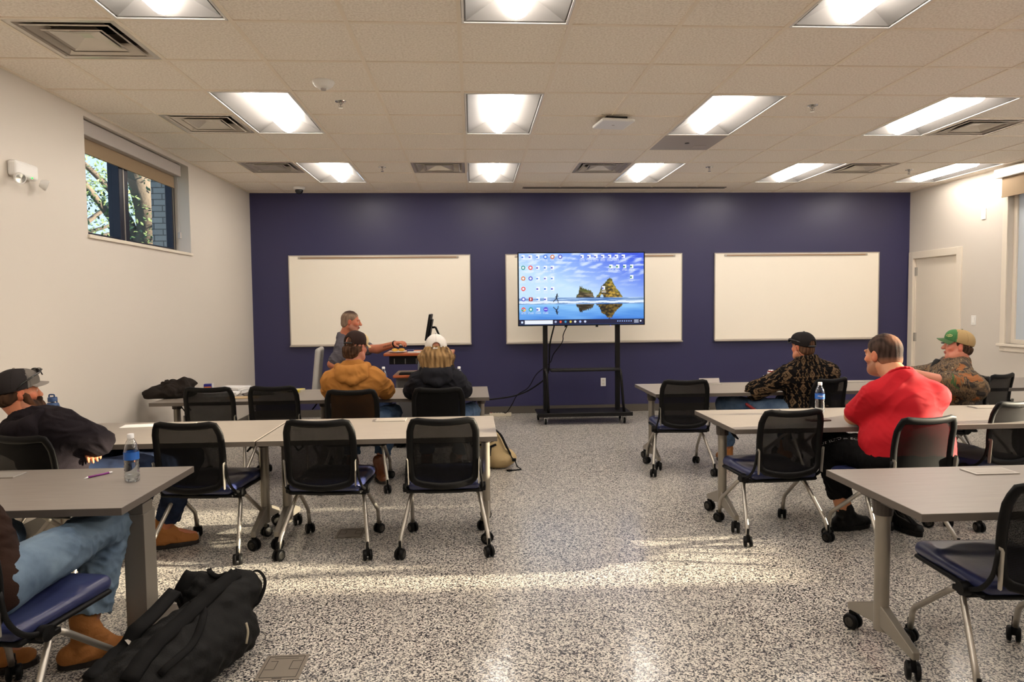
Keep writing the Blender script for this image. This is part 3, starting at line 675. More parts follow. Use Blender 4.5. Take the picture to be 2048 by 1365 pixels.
def make_chair():
    t = thing('nesting_chair', '', 'chair')
    # seat cushion
    V = Vol(.007); V.box((0, .02, .425), (.215, .235, .028), .026).box((0, .17, .43), (.19, .06, .02), .018, k=.05)
    V.ell((0, -.04, .475), (.19, .2, .035), k=.03, mode='-')
    solid(V, 'seat', M_vinyl, t)
    V = Vol(.008); V.box((0, .015, .393), (.222, .225, .012), .01).box((0, -.02, .380), (.12, .16, .012), .01, k=.02); solid(V, 'seat_shell', M_black, t)
    # curved back: plan curve y(x), leaning back with height
    yb = lambda x, z: -.255-.10*(z-.46) - .035*(1-(x/.215)**2)*.9 - .02*math.sin((z-.44)/.42*math.pi)*-1
    hw = lambda z: .184+.012*math.sin((z-.44)/.42*math.pi*.9)
    zs = lambda x, top: (.842-.014*(1-(x/.18)**2)) if top else (.468-.026*(1-(x/.18)**2))
    loop = []
    for k in range(13): x = -.145+.29*k/12; loop.append((x, yb(x, zs(x, 1)), zs(x, 1)))
    loop += [(.172, yb(.172, .832), .832), (.184, yb(.184, .805), .805)]
    for k in range(1, 10): z = .805-.30*k/9; loop.append((hw(z), yb(hw(z), z), z))
    loop += [(.180, yb(.18, .482), .482), (.160, yb(.16, .464), .464)]
    for k in range(1, 12): x = .145-.29*k/12; loop.append((x, yb(x, zs(x, 0)), zs(x, 0)))
    loop += [(-.160, yb(.16, .464), .464), (-.180, yb(.18, .482), .482)]
    for k in range(1, 10): z = .505+.30*(k-1)/9; loop.append((-hw(z), yb(hw(z), z), z))
    loop += [(-.184, yb(.184, .805), .805), (-.172, yb(.172, .832), .832)]
    fr = MB().tube(loop, .021, 12, closed=True, up=(0, 1, 0), flat=.55).build('back_frame', M_black, t, smooth=True)
    b = MB(); NX, NZ = 16, 12; g = []
    for i in range(NX+1):
        row = []
        for j in range(NZ+1):
            v = j/NZ; x0 = (i/NX*2-1); z = zs(x0*.19, 0)+(zs(x0*.19, 1)-zs(x0*.19, 0))*v; x = x0*(hw(z)-.006); row.append(b.bm.verts.new((x, yb(x, z)+.002, z)))
        g.append(row)
    for i in range(NX):
        for j in range(NZ): b.bm.faces.new((g[i][j], g[i+1][j], g[i+1][j+1], g[i][j+1]))
    b.build('mesh_panel', M_mesh, t, smooth=True)
    for s in (-1, 1):
        # upright: silver inlay low on the frame, black arm down to the pivot
        MB().hull8([(s*(.203), -.262, .455), (s*.207, -.268, .60), (s*.203, -.282, .455), (s*.207, -.295, .60), (s*.210, -.262, .45), (s*.214, -.268, .615), (s*.210, -.282, .45), (s*.214, -.295, .615)]).build('back_bracket', M_alu, t, bevel=.003)
        MB().tube(bez([(s*.214, -.270, .60), (s*.222, -.255, .50), (s*.230, -.205, .43), (s*.232, -.125, .395)], 5), [.010]*15+[.016], 10, flat=.7).build('back_arm', M_black, t, smooth=True)
        MB().lathe([(.0, -.018), (.026, -.018), (.028, -.008), (.028, .014), (.0, .018)], (s*.236, -.12, .395), 'x', 18).build('pivot_hub', M_black, t, auto=.7)
        MB().box(min(s*.10, s*.235), max(s*.10, s*.235), -.135, -.045, .362, .384).build('under_bracket', M_black, t, bevel=.004)
        rear = corner([(s*.10, -.05, .362), (s*.205, -.06, .362), (s*.262, -.235, .125), (s*.266, -.258, .068)], .045)
        frnt = corner([(s*.10, -.02, .360), (s*.214, -.03, .362), (s*.228, .17, .20), (s*.232, .215, .165), (s*.232, .232, .068)], .04)
        for pts, ang, yy, xx in ((rear, 20*s, -.262, s*.266), (frnt, -35*s, .24, s*.232)):
            lg = MB().tube(pts, .0125, 12).build('leg', M_alu, t, smooth=True)
            caster_mb(xx, yy, 0, .033, ang).build('caster', [M_black, M_rub], lg, auto=.7)
    return t
CH = make_chair()
first = True
GC = 'black mesh nesting chairs'
for x, y, rz, lb in [(-2.20, 6.14, -2, 'empty black mesh chair in the front left row nearest the left wall'), (-1.67, 6.14, -2, 'empty black mesh chair in the front left row, left of the tan hoodie'),
                  (-.97, 5.80, 0, 'black mesh chair holding the man in the tan hoodie'), (-.285, 5.84, 0, 'black mesh chair holding the person in the dark hoodie and white cap'),
                  (-2.33, 4.03, -15, 'black mesh chair under the bearded man at the left edge'), (-1.635, 4.35, -6, 'empty chair with blue seat beside the bearded man, second left row'),
                  (-.89, 4.35, -4, 'empty chair with blue seat in the middle of the second left row'), (-.185, 4.33, 0, 'empty chair with blue seat at the aisle end of the second left row'),
                  (1.84, 6.10, -4, 'empty black mesh chair at the aisle end of the front right row'), (2.97, 6.02, 22, 'black mesh chair behind the man in the patterned fleece'),
                  (4.16, 5.86, 72, 'chair hidden under the man in the camouflage jacket'), (4.58, 6.12, 25, 'empty black mesh chair right of the camouflage jacket'),
                  (1.93, 4.38, 4, 'empty chair with blue seat at the aisle end of the second right row'), (2.53, 4.04, 10, 'black mesh chair behind the man in the red shirt'),
                  (3.46, 4.56, 16, 'empty dark chair right of the red shirt, cut by the photo edge'), (2.13, 2.62, -3, 'dark chair with blue seat nearest the camera at lower right'),
                  (-1.70, 2.57, -10, 'chair at the lower left edge under the person in jeans')]:
    o = CH if first else copy_tree(CH); first = False
    o.location = (x, y, 0); o.rotation_euler.z = math.radians(rz); tag(o, lb, 'chair', GC)

# ------------------------------------------------------------------ screen on its cart
t = thing('tv_cart', 'black wheeled cart with two posts carrying the big screen', 'screen cart', (1.40, 8.78, 0))
MB().box(-.60, .60, -.26, .20, .115, .14).build('base_shelf', M_blackm, t, bevel=.008)
MB().box(-.60, .60, -.275, -.255, .10, .15).build('base_lip', M_blackm, t, bevel=.006)
for s in (-1, 1):
    MB().box(s*.47-.03, s*.47+.03, .02, .07, .14, 1.75).build('post', M_blackm, t, bevel=.004)
    MB().tube(corner([(s*.48+.02, -.21, .14), (s*.475, -.12, .66), (s*.475, .02, .675)], .06), .022, 8, flat=.8).build('slanted_leg', M_blackm, t, smooth=True)
    MB().box(s*.47-.02, s*.47+.02, .0, .04, 1.35, 2.05).build('mount_rail', M_blackm, t)
MB().box(-.42, .47, -.14, .06, .655, .685).build('middle_shelf', M_blackm, t, bevel=.01)
MB().box(-.5, .5, .03, .06, 1.55, 1.60).build('crossbar', M_blackm, t)
for x, y in ((-.50, -.22), (.50, -.22), (-.56, .14), (.52, .14)):
    c = MB().lathe([(.0, -.012), (.03, -.012), (.038, -.009), (.038, .009), (.03, .012), (0, .012)], (x, y, .038), 'x', 20).build('caster', M_black, t, auto=.7)
    MB().box(x-.022, x-.016, y-.016, y+.016, .03, .085).box(x+.016, x+.022, y-.016, y+.016, .03, .085).box(x-.024, x+.024, y-.02, y+.02, .08, .09).box(x-.03, x+.03, y-.03, y+.03, .108, .116).lathe([(.012, .09), (.012, .116)], (x, y, 0), n=10).lathe([(.018, -.0155), (0, -.016)], (x, y, .038), 'x', 12).build('caster_fork', M_chrome, c)
tv = thing('television', 'large flat screen showing a desktop with a beach picture and icons', 'television', (1.392, 8.735, 1.705))
W, H = 1.63, .935
b = MB(); b.box(-W/2, W/2, .0, .045, -H/2, H/2); b.build('panel_housing', M_black, tv, bevel=.003)
b = MB()
for a in ((-W/2, -W/2+.012, -H/2, H/2), (W/2-.012, W/2, -H/2, H/2), (-W/2+.012, W/2-.012, -H/2, -H/2+.016), (-W/2+.012, W/2-.012, H/2-.012, H/2)): b.box(a[0], a[1], -.006, 0, a[2], a[3])
b.build('bezel', M_black, tv, bevel=.001)
b = MB(); b.box(-.22, -.19, -.004, .02, -H/2-.02, -H/2).box(.18, .21, -.004, .02, -H/2-.02, -H/2); b.build('bottom_tabs', M_black, tv)
MB().lathe([(.005, 0), (.0, .002)], (.37, -.004, -H/2-.004), 'y', 8).build('power_light', mat('blue_led', (.1, .1, 1, 1), emit=(.2, .2, 1), es=4), tv)
# the picture: a fine grid of coloured vertices that glows
PW, PH = 560, 316
def picture():
    X, Y = np.meshgrid(np.linspace(0, 1, PW), np.linspace(0, 1, PH)); A = 16/9; rs = np.random.RandomState(4)
    def fbm(x, y, s, o=5):
        r = 0; a = 1
        for i in range(o):
            k1, k2 = rs.rand(2)*2+.6; ph = rs.rand(4)*6.28
            r = r + a*np.sin(x*s*k1+ph[0]+1.7*np.sin(y*s*.8*k2+ph[1]))*np.sin(y*s*k2*1.6+ph[2]+1.3*np.sin(x*s*.6+ph[3])); s *= 1.9; a *= .6
        return r
    C = lambda r, g, b: np.array([r, g, b])/255.
    mixc = lambda a, b, t: a*(1-t[..., None])+b*t[..., None]
    sky = mixc(C(196, 226, 255), C(48, 84, 226), np.clip((Y-.42)*1.2+(X-.55)*.9, 0, 1)); sky = mixc(sky, C(120, 180, 252), np.clip(.5-np.abs(X-.3)*1.2, 0, 1)*np.clip((Y-.5)*1.5, 0, 1))
    cl = np.clip((fbm(X*2.2+Y*1.5, Y*5-X*1.6, 4)+.15)*.9, 0, 1)*np.clip((Y-.45)*3, 0, 1); im = mixc(sky, C(232, 242, 255), cl*.75)
    sea = mixc(C(58, 108, 176), C(190, 216, 246), np.clip(fbm(X*.8, Y*18, 5)+.3, 0, 1)); m = (Y < .375); im[m] = sea[m]
    wet = mixc(C(150, 206, 250), C(48, 116, 214), np.clip((.3-Y)*3+.15*fbm(X, Y*3, 4)+(X-.3)*.25, 0, 1)); m = Y < .285; im[m] = wet[m]
    surf = (np.abs(Y-.315-.004*np.sin(X*40)) < .014); im[surf] = C(226, 238, 252)
    def rock(x0, x1, prof, base, seed, tan):
        u = np.clip((X-x0)/(x1-x0), 0, 1); hgt = np.interp(u, prof[0], prof[1])+.012*fbm(u*4, u, 9); ins = (X > x0) & (X < x1) & (Y > .375) & (Y < .375+hgt)
        t = np.clip(.5+.6*fbm(X*6, Y*5, 6)+(u-.5)*.8, 0, 1); c = mixc(C(52, 44, 30), tan, t); g = np.clip((Y-.375)/np.maximum(hgt, .01)-.45+.3*fbm(X*5, Y*4, 6), 0, 1); c = mixc(c, C(92, 110, 36), g)
        im[ins] = c[ins]; r = (X > x0) & (X < x1) & (Y < .285) & (Y > .285-hgt*.75+.01*fbm(X*9, Y*7, 6)); im[r] = (c*.62)[r]
    rock(.455, .60, ([0, .12, .22, .32, .5, .8, .92, 1], [.02, .05, .165, .15, .12, .10, .07, 0]), 0, 1, C(128, 112, 84))
    rock(.615, .83, ([0, .12, .2, .38, .52, .6, .7, .86, 1], [0, .06, .16, .23, .285, .25, .16, .09, 0]), 0, 2, C(196, 158, 62))
    arch = ((((X-.662)/.014)**2+((Y-.375)/.045)**2) < 1) & (Y > .375); im[arch] = C(176, 208, 240)
    def blob(x, y, rx, ry, c, box=False):
        m = ((np.abs(X-x) < rx) & (np.abs(Y-y) < ry)) if box else (((X-x)/rx)**2+((Y-y)/ry)**2 < 1); im[m] = C(*c)
    for sgn, y0, sc in ((1, .315, 1), (-1, .25, .9)):     # a small running figure and its mirror image on the wet sand
        for (ax, ay), (bx, by), r in (((.302, .10), (.298, .05), .0055), ((.298, .05), (.285, .03), .0035), ((.285, .03), (.273, .005), .003), ((.298, .05), (.308, .03), .0035), ((.308, .03), (.312, -.01), .003), ((.302, .09), (.29, .07), .0025), ((.302, .09), (.314, .08), .0025)):
            for q in np.linspace(0, 1, 12): blob(ax+(bx-ax)*q, y0+sgn*(ay+(by-ay)*q)*sc, r, r*A, (22, 28, 48))
        blob(.304, y0+sgn*.113*sc, .0045, .0045*A, (22, 28, 48))
    def doc(x, y, c): blob(x, y, .013, .026, (244, 248, 255), True); blob(x-.006, y-.004, .007, .011, c, True)
    def lab(x, y): 
        for k in range(2):
            for q in range(7):
                if rs.rand() < .8: blob(x-.018+q*.006, y-.042-.017*k, .0022, .0035, (226, 234, 250), True)
    cols = [.035, .093, .152, .212, .268, .33]; rows = [.95, .80, .65, .505, .36, .215]; orb = [(60, 120, 220), (30, 150, 140), (220, 120, 50), (240, 70, 60), (90, 90, 200), (80, 160, 60)]
    for r, y in enumerate(rows):
        for c, x in enumerate(cols[:[6, 5, 5, 5, 4, 4][r]]):
            if (r, c) == (3, 1): continue
            if r == 4 and c == 1: blob(x, y, .015, .027, (170, 20, 20), True); blob(x, y, .004, .016, (250, 240, 240), True)
            elif c in (0, 1) and r > 0 or (r == 0 and c > 2) or (c == 3 and r == 5):
                q = orb[(r+c*2) % 6]; blob(x, y, .017, .017*A, q); blob(x, y, .009, .009*A, (235, 240, 250))
                if (r, c) == (5, 0): blob(x, y, .017, .017*A, (232, 66, 52)); blob(x+.008, y-.008, .009, .017, (250, 200, 40)); blob(x-.008, y-.01, .008, .014, (50, 160, 80)); blob(x, y, .008, .008*A, (245, 245, 250)); blob(x, y, .006, .006*A, (70, 120, 230))
                if (r, c) == (5, 3): blob(x, y, .018, .018*A, (92, 72, 210)); blob(x, y, .012, .005, (230, 230, 250), True)
            else: doc(x, y, orb[(r*3+c) % 2*4])
            lab(x, y)
    for k in range(7): doc(.505+.055*k, .95, (70, 90, 200)); lab(.505+.055*k, .95)
    for k in range(4): doc(.735+.056*k, .81, (20, 130, 90)); lab(.735+.056*k, .81)
    doc(.903, .66, (20, 130, 90)); lab(.903, .66); doc(.675, .51, (70, 90, 200)); lab(.675, .51)
    blob(.5, .035, 1, .035, (22, 24, 58), True); blob(.155, .035, .112, .028, (232, 238, 250), True); blob(.024, .035, .008, .014, (210, 226, 255), True)
    for x, c in ((.29, (180, 190, 220)), (.33, (236, 90, 60)), (.37, (60, 150, 200)), (.41, (220, 200, 80)), (.447, (235, 240, 250)), (.487, (170, 190, 250)), (.527, (210, 220, 245))): blob(x, .038, .009, .016, c)
    for k in range(7): blob(.79+.018*k, .04, .005, .009, (150, 180, 240))
    blob(.94, .048, .018, .006, (210, 220, 240), True); blob(.94, .024, .018, .006, (210, 220, 240), True); blob(.975, .04, .007, .012, (230, 236, 250))
    return np.where(im <= .04045, im/12.92, ((im+.055)/1.055)**2.4)
im = picture(); sw, sh_ = W-.028, H-.03
xs, zs_ = np.meshgrid(np.linspace(-sw/2, sw/2, PW), np.linspace(-sh_/2+.002, sh_/2+.002, PH)); v = np.stack([xs, np.full_like(xs, -.002), zs_], -1).reshape(-1, 3)
ii = np.arange(PW*PH).reshape(PH, PW); F = np.stack([ii[:-1, :-1], ii[:-1, 1:], ii[1:, 1:], ii[1:, :-1]], -1).reshape(-1, 4)
me = bpy.data.meshes.new('screen'); me.vertices.add(len(v)); me.vertices.foreach_set('co', v.astype(np.float32).ravel()); me.loops.add(F.size); me.loops.foreach_set('vertex_index', F.astype(np.int32).ravel())
me.polygons.add(len(F)); me.polygons.foreach_set('loop_start', np.arange(0, F.size, 4, dtype=np.int32)); me.update(calc_edges=True)
a = me.color_attributes.new('Col', 'FLOAT_COLOR', 'POINT'); a.data.foreach_set('color', np.concatenate([im.reshape(-1, 3), np.ones((len(v), 1))], 1).astype(np.float32).ravel())
M_scr, n, l, p = nodes_mat('screen_picture'); at = n.new('ShaderNodeAttribute'); at.attribute_name = 'Col'; l.new(at.outputs['Color'], p.inputs['Emission Color']); p.inputs['Emission Strength'].default_value = 1.05; p.inputs['Base Color'].default_value = (.01, .01, .01, 1); p.inputs['Roughness'].default_value = .3
link('screen', me, M_scr, tv)
b = MB().tube(bez([(1.05, 8.80, 1.26), (.99, 8.84, .98), (.97, 8.9, .62), (.82, 9.0, .44), (.55, 9.05, .31), (.10, 9.0, .265), (-.25, 8.8, .3)], 8), .010, 8)
tag(b.build('cable', M_black, smooth=True), 'thick black cable sagging from under the screen to the left', 'cable')
b = MB().tube(bez([(.92+.30, 8.80, 1.25), (1.17, 8.86, 1.12), (1.16, 8.9, 1.02), (1.05, 8.95, .86), (1.0, 8.97, .74), (.83, 8.98, .60), (.72, 9.0, .42), (.58, 9.05, .32), (.51, 9.1, .19), (.44, 9.22, .06), (.40, 9.30, .05)], 8), .006, 8)
tag(b.build('cable', M_black, smooth=True), 'thin wavy black power cord running from the screen to the power strip', 'cable')
t = thing('power_strip', 'ivory power strip lying on the floor by the baseboard', 'power strip', (.36, 9.30, 0), 2); M_iv = mat('ivory_plastic', srgb(214, 204, 182), .4)
MB().box(-.15, .15, -.026, .026, 0, .045).build('housing', M_iv, t, bevel=.005)
for k in range(6): MB().box(-.085+.038*k-.011, -.085+.038*k+.011, -.012, .012, .0445, .0458).build('socket', mat('socket_dark', srgb(70, 62, 54), .6), t)
MB().box(-.135, -.118, -.01, .01, .045, .052).build('switch', mat('red_switch', srgb(150, 30, 20), .4), t)
MB().tube(bez([(-.15, 0, .02), (-.3, .02, .01), (-.7, .05, .006), (-1.5, .1, .006)], 6), .005, 6).build('supply_cord', M_iv, t, smooth=True)

# ------------------------------------------------------------------ lectern, monitor, instructor chair
t = thing('lectern', 'cherry-topped grey instructor lectern in front of the navy wall', 'lectern', (-.565, 7.45, 0))
M_lgrey = mat('lectern_grey', srgb(112, 110, 108), .45)
MB().box(-.375, .36, -.18, .36, .985, 1.015).build('top', M_cherry, t, bevel=.008)
MB().box(-.32, .30, -.14, .30, .895, .983).build('drawer_rail', M_black, t)
b = MB()
for k in range(4): b.box(-.27+.115*k, -.262+.115*k, -.146, -.139, .90, .955)
b.build('keyboard_slots', M_rub, t)
MB().box(-.28, .40, -.20, .34, .755, .785).build('lower_shelf', M_cherry, t, bevel=.008)
MB().box(-.02, .30, -.16, -.05, .12, .98).build('column_panel', M_lgrey, t, bevel=.004)
MB().box(-.26, .36, -.10, .30, .10, .755).build('cabinet', M_lgrey, t, bevel=.004)
MB().box(-.235, -.03, -.108, -.10, .14, .72).build('cabinet_door', mat('lectern_door', srgb(84, 82, 82), .4), t, bevel=.003); MB().box(-.10, -.04, -.115, -.108, .62, .66).build('door_vent', M_black, t)
MB().box(-.28, .38, -.14, .30, .04, .10).build('plinth', M_black, t)
for x in (-.24, .34):
    for y in (-.1, .26): caster_mb(x, y, 0, .022, 0).build('caster', [M_black, M_rub], t)
t = thing('monitor', 'black desktop monitor seen edge-on, standing on the lectern on a tilted arm', 'monitor', (-.40, 7.42, 1.018))
Mx = Matrix.Translation((-.07, 0, .255)) @ Matrix.Rotation(math.radians(10), 4, 'Y')
MB().box(-.012, .010, -.20, .20, -.13, .15, 0, Mx).build('screen_panel', M_black, t, bevel=.004); MB().box(.01, .03, -.12, .12, -.09, .10, 0, Mx).build('back_shell', M_black, t, bevel=.008)
MB().tube([(-.035, 0, .26), (.0, 0, .262)], .012, 8).tube([(0, 0, .265), (.07, 0, .10), (.09, 0, .012)], .016, 8, flat=.7).build('arm', M_black, t, smooth=True); MB().box(.01, .16, -.1, .1, -.002, .012).build('base', M_black, t, bevel=.003)
t = thing('paper_plate', 'white paper plate with yellow food on the lectern', 'plate', (-.80, 7.36, 1.016)); MB().lathe([(.0, .001), (.06, .001), (.095, .014), (.097, .016), (.06, .004), (0, .003)], n=24).build('plate', M_white, t, smooth=True)
M_bun = mat('bread', srgb(222, 172, 72), .7, bump=.3, bscale=40)
for x, y in ((-.028, 0), (.04, .01)):
    V = Vol(.005); V.ell((x, y, .030), (.036, .03, .018)); o = solid(V, 'roll', M_bun); o.location = (-.80, 7.36, 1.016); tag(o, 'yellow bread roll on the paper plate, ' + ('the left one' if x < 0 else 'the right one'), 'food', 'bread rolls')
for k, (x, y, a, lb) in enumerate([(-.63, 7.40, 12, 'white paper sheet on the lectern beside the plate'), (-.52, 7.34, -14, 'white paper on the lectern below the monitor')]):
    o = MB().box(-.07, .07, -.05, .05, 0, .006).build('paper_sheet', mat('paper', srgb(226, 224, 222), .6)); o.location = (x, y, 1.016); o.rotation_euler.z = math.radians(a); tag(o, lb, 'paper')
o = MB().box(-.035, .035, -.05, .05, 0, .018).build('notebook', mat('dark_blue_cover', srgb(44, 48, 110), .5), bevel=.002); o.location = (-.68, 7.52, 1.016); tag(o, 'small dark blue notebook at the back of the lectern top', 'notebook')
o = MB().box(-.14, .14, -.08, .08, 0, .02).build('keyboard', M_black, bevel=.004); o.location = (-.64, 7.34, .786); tag(o, 'black keyboard on the lower shelf of the lectern', 'keyboard')
t = thing('office_chair', 'pale grey office chair behind the instructor', 'office chair', (-1.45, 7.62, 0), -84)
M_gf = mat('grey_chair_fabric', srgb(178, 174, 168), .7, bump=.1, bscale=200)
V = Vol(.01); V.box((0, .02, .46), (.24, .23, .035), .03); solid(V, 'seat', M_gf, t)
V = Vol(.01); V.box((0, -.245, .80), (.215, .028, .27), .026, R=rotm(0, -6)); solid(V, 'backrest', M_gf, t); b = MB()
for s in (-1, 1): MB().tube(corner([(s*.24, -.02, .45), (s*.28, -.02, .5), (s*.28, -.02, .66)], .03), .014, 8).box(s*.28-.03, s*.28+.03, -.12, .12, .66, .685).build('armrest', M_gf, t, bevel=.004)
MB().lathe([(.03, .08), (.03, .3), (.02, .3), (.02, .43)], n=14).build('column', M_black, t)
b = MB()
for k in range(5):
    a = k*math.pi*2/5; c, s_ = math.cos(a), math.sin(a); b.tube([(0, 0, .10), (c*.28, s_*.28, .075)], [.022, .014], 8)
b.build('star_base', M_black, t, smooth=True)
for k in range(5): a = k*math.pi*2/5; caster_mb(math.cos(a)*.28, math.sin(a)*.28, 0, .025, k*72).build('caster', [M_black, M_rub], t)

# ------------------------------------------------------------------ things on tables and floor
M_clear = bpy.data.materials.new('clear_plastic'); M_clear.use_nodes = True; n = M_clear.node_tree.nodes; l = M_clear.node_tree.links; n.clear()
o_ = n.new('ShaderNodeOutputMaterial'); t_ = n.new('ShaderNodeBsdfTransparent'); t_.inputs[0].default_value = (.86, .89, .91, 1); gl = n.new('ShaderNodeBsdfGlossy'); gl.inputs['Roughness'].default_value = .06; lw = n.new('ShaderNodeLayerWeight'); lw.inputs[0].default_value = .35
ms = n.new('ShaderNodeMixShader'); l.new(lw.outputs['Facing'], ms.inputs[0]); l.new(t_.outputs[0], ms.inputs[1]); l.new(gl.outputs[0], ms.inputs[2]); l.new(ms.outputs[0], o_.inputs[0])
M_water, n, l, p = nodes_mat('water'); p.inputs['Transmission Weight'].default_value = 1; p.inputs['IOR'].default_value = 1.33; p.inputs['Roughness'].default_value = .02; p.inputs['Base Color'].default_value = (.95, .98, 1, 1)
M_label = mat('bottle_label_blue', srgb(44, 104, 190), .35); M_capw = mat('bottle_cap_white', srgb(236, 236, 236), .4)
def make_bottle():
    t = thing('water_bottle', '', 'bottle')
    pr = [(.0, .006), (.012, .004), (.024, .001), (.030, .004), (.0325, .012), (.033, .03), (.0305, .036), (.033, .042), (.0305, .05), (.033, .056), (.0305, .064), (.033, .072), (.030, .084), (.0325, .096), (.0325, .10), (.0325, .138), (.0315, .146), (.027, .165), (.019, .185), (.013, .194), (.0125, .203)]
    MB().lathe(pr, n=26).build('shell', M_clear, t, auto=1.2)
    MB().lathe([(0, .008)]+[(max(r-.0015, 0), max(h, .0075)) for r, h in pr[2:15]]+[(.031, .12), (0, .1202)], n=26).build('water', M_water, t, smooth=True)
    lb = MB().lathe([(.0332, .102), (.0332, .137)], n=30); [lb.bm.faces.remove(f) for f in list(lb.bm.faces) if len(f.verts) > 4]; lb = lb.build('label_band', M_label, t, smooth=True)
    MB().lathe([(.0145, .198), (.0145, .216), (.013, .218), (0, .2185)], n=20).build('cap', M_capw, t, auto=.7)
    return t
B0 = make_bottle()
def wrap_text(s, size, r, zc, m, parent, az=-90, name='lettering'):
    o = text_obj(s, size, m, name, None, .0002)
    for v in o.data.vertices:
        a = math.radians(az)+v.co.x/r; v.co = Vector((math.cos(a)*(r+.0004+v.co.z), math.sin(a)*(r+.0004+v.co.z), zc+v.co.y))
    o.parent = parent; return o
for k, (x, y, z, lb) in enumerate([(-1.585, 3.25, TZ, 'clear water bottle with a blue label on the desk at lower left'), (2.48, 4.78, TZ, 'clear water bottle with a blue label on the table left of the red shirt'),
                               (-.855, 6.60, TZ, 'clear water bottle half hidden by the tan hoodie shoulder'), (-.135, 6.50, TZ, 'clear water bottle showing over the dark hoodie shoulder')]):
    o = B0 if k == 0 else copy_tree(B0); o.location = (x, y, z); tag(o, lb, 'bottle', 'water bottles')
    if k < 2: o.scale = (1, 1, 1.02)
    if k == 1:
        for c in o.children:
            if c.name.startswith('label_band'): wrap_text('niagara', .017, .0334, .124, M_capw, c, -100)
t = thing('thermos_bottle', 'dark blue insulated bottle half behind the bearded face', 'bottle', (-2.66, 4.49, TZ)); M_th = mat('blue_enamel', srgb(44, 70, 112), .4, metal=.2)
MB().lathe([(.036, 0), (.038, .004), (.038, .19), (.034, .205), (.026, .213)], n=26).build('body', M_th, t, auto=.9); MB().lathe([(.027, .213), (.027, .218)], n=22).build('steel_ring', M_chrome, t)
q = MB().lathe([(.027, .218), (.027, .243), (.024, .246), (0, .247)], n=22).build('cap', M_th, t, auto=.8); MB().tube(corner([(-.02, 0, .245), (-.02, 0, .262), (.012, 0, .262), (.012, 0, .246)], .008), .005, 6).build('spout_handle', M_th, q, smooth=True)
t = thing('pen', 'purple and white pen lying on the desk at lower left', 'pen', (-1.80, 3.37, TZ+.005), 58)
MB().tube([(-.05, 0, 0), (.05, 0, 0)], .005, 10).build('barrel', mat('purple_plastic', srgb(124, 36, 120), .35), t, smooth=True); MB().tube([(-.068, 0, -.003), (-.05, 0, 0)], [.001, .0045], 10).tube([(.05, 0, 0), (.066, 0, 0)], [.005, .004], 10).build('white_ends', M_capw, t, smooth=True)
# jacket thrown on the corner table
V = Vol(.008)
V.ell((0, 0, .05), (.20, .15, .075)).ell((.05, .02, .115), (.13, .12, .055), k=.04).ell((-.12, -.05, .045), (.11, .1, .05), k=.03).cap((-.20, -.10, .03), (.02, -.12, .06), .035, .045, k=.03).cap((-.02, -.12, .10), (.15, -.06, .06), .03, .04, k=.02).cap((-.1, .02, .12), (.1, -.06, .15), .02, .03, k=.03).cap((-.22, -.02, .02), (-.17, -.12, .0), .035, .03, k=.02)
V.plane((0, 0, .0), (0, 0, -1)).plane((-.262, 0, 0), (-1, 0, 0))
M_jack = mat('charcoal_fleece', srgb(42, 37, 34), .9, bump=.25, bscale=160, spec=.1)
o = solid(V, 'jacket', M_jack, None, disp=lambda p: .024*(folds(p, 24, 5)-.5)*np.clip(p[:, 2]*25, 0, 1)); o.location = (-2.69, 6.34, TZ+.001); tag(o, 'charcoal fleece jacket thrown in a heap on the corner of the front left table', 'jacket')
t = thing('tape_dispenser', 'small blue and white package standing beside the charcoal jacket', 'package', (-2.50, 6.62, TZ), 12); MB().box(-.035, .035, -.03, .03, .028, .085).build('box', mat('violet_blue_box', srgb(40, 36, 128), .4), t, bevel=.004)
MB().box(-.03, .03, -.0315, -.0305, .052, .060).build('orange_stripe', mat('orange_print', srgb(230, 130, 50), .5), t); MB().box(.036, .046, -.028, .028, .03, .088).build('white_end', M_white, t); MB().box(-.02, .025, -.02, .02, 0, .028).build('dark_base', mat('green_black', srgb(34, 50, 34), .5), t)
M_pap = mat('paper', srgb(226, 224, 222), .6)
def stack(name, lb, cat, x, y, rz, w_, d_, n_, m, h=.004, z=TZ):
    b = MB(); r = random.Random(int(x*100)+n_)
    for k in range(n_):
        M = Matrix.Translation((r.uniform(-.012, .012), r.uniform(-.01, .01), 0)) @ Matrix.Rotation(r.uniform(-.12, .12), 4, 'Z'); b.box(-w_/2, w_/2, -d_/2, d_/2, k*h+.0004, (k+1)*h, 0, M)
    o = b.build(name, m); o.location = (x, y, z); o.rotation_euler.z = math.radians(rz); return tag(o, lb, cat)
stack('paper_pile', 'untidy pile of white papers behind the first empty chair', 'papers', -2.30, 6.42, 10, .28, .22, 6, M_pap, .005)
stack('paper_pile', 'white papers lying higher at the back of the corner table', 'papers', -2.26, 6.63, -16, .24, .2, 9, M_pap, .006)
stack('folder', 'open dark folder lying between the two empty front chairs', 'folder', -1.98, 6.42, 24, .26, .2, 2, mat('dark_folder', srgb(70, 64, 60), .5), .005)
stack('manila_folder', 'tan folder under the dark folder on the front left table', 'folder', -2.04, 6.20, 6, .25, .14, 2, mat('manila', srgb(186, 160, 120), .7), .003)
o = stack('textbook', 'yellow and black book on the front table left of the tan hoodie', 'book', -1.72, 6.60, -6, .20, .16, 1, mat('book_cover', srgb(176, 170, 150), .5), .02); o2 = MB().box(.06, .099, -.081, .079, .0005, .0215).build('yellow_cover_band', mat('book_yellow', srgb(206, 186, 60), .5), o); MB().box(-.1, .06, -.0815, -.0805, .004, .016).build('black_spine_print', M_black, o)
o = MB().box(-.12, .10, -.06, .06, 0, .004).build('paper_sheet', M_pap); o.location = (-2.26, 4.79, TZ+.0012); o.rotation_euler.z = .15; tag(o, 'white sheet lying on the second left table beside the socket plate', 'paper')
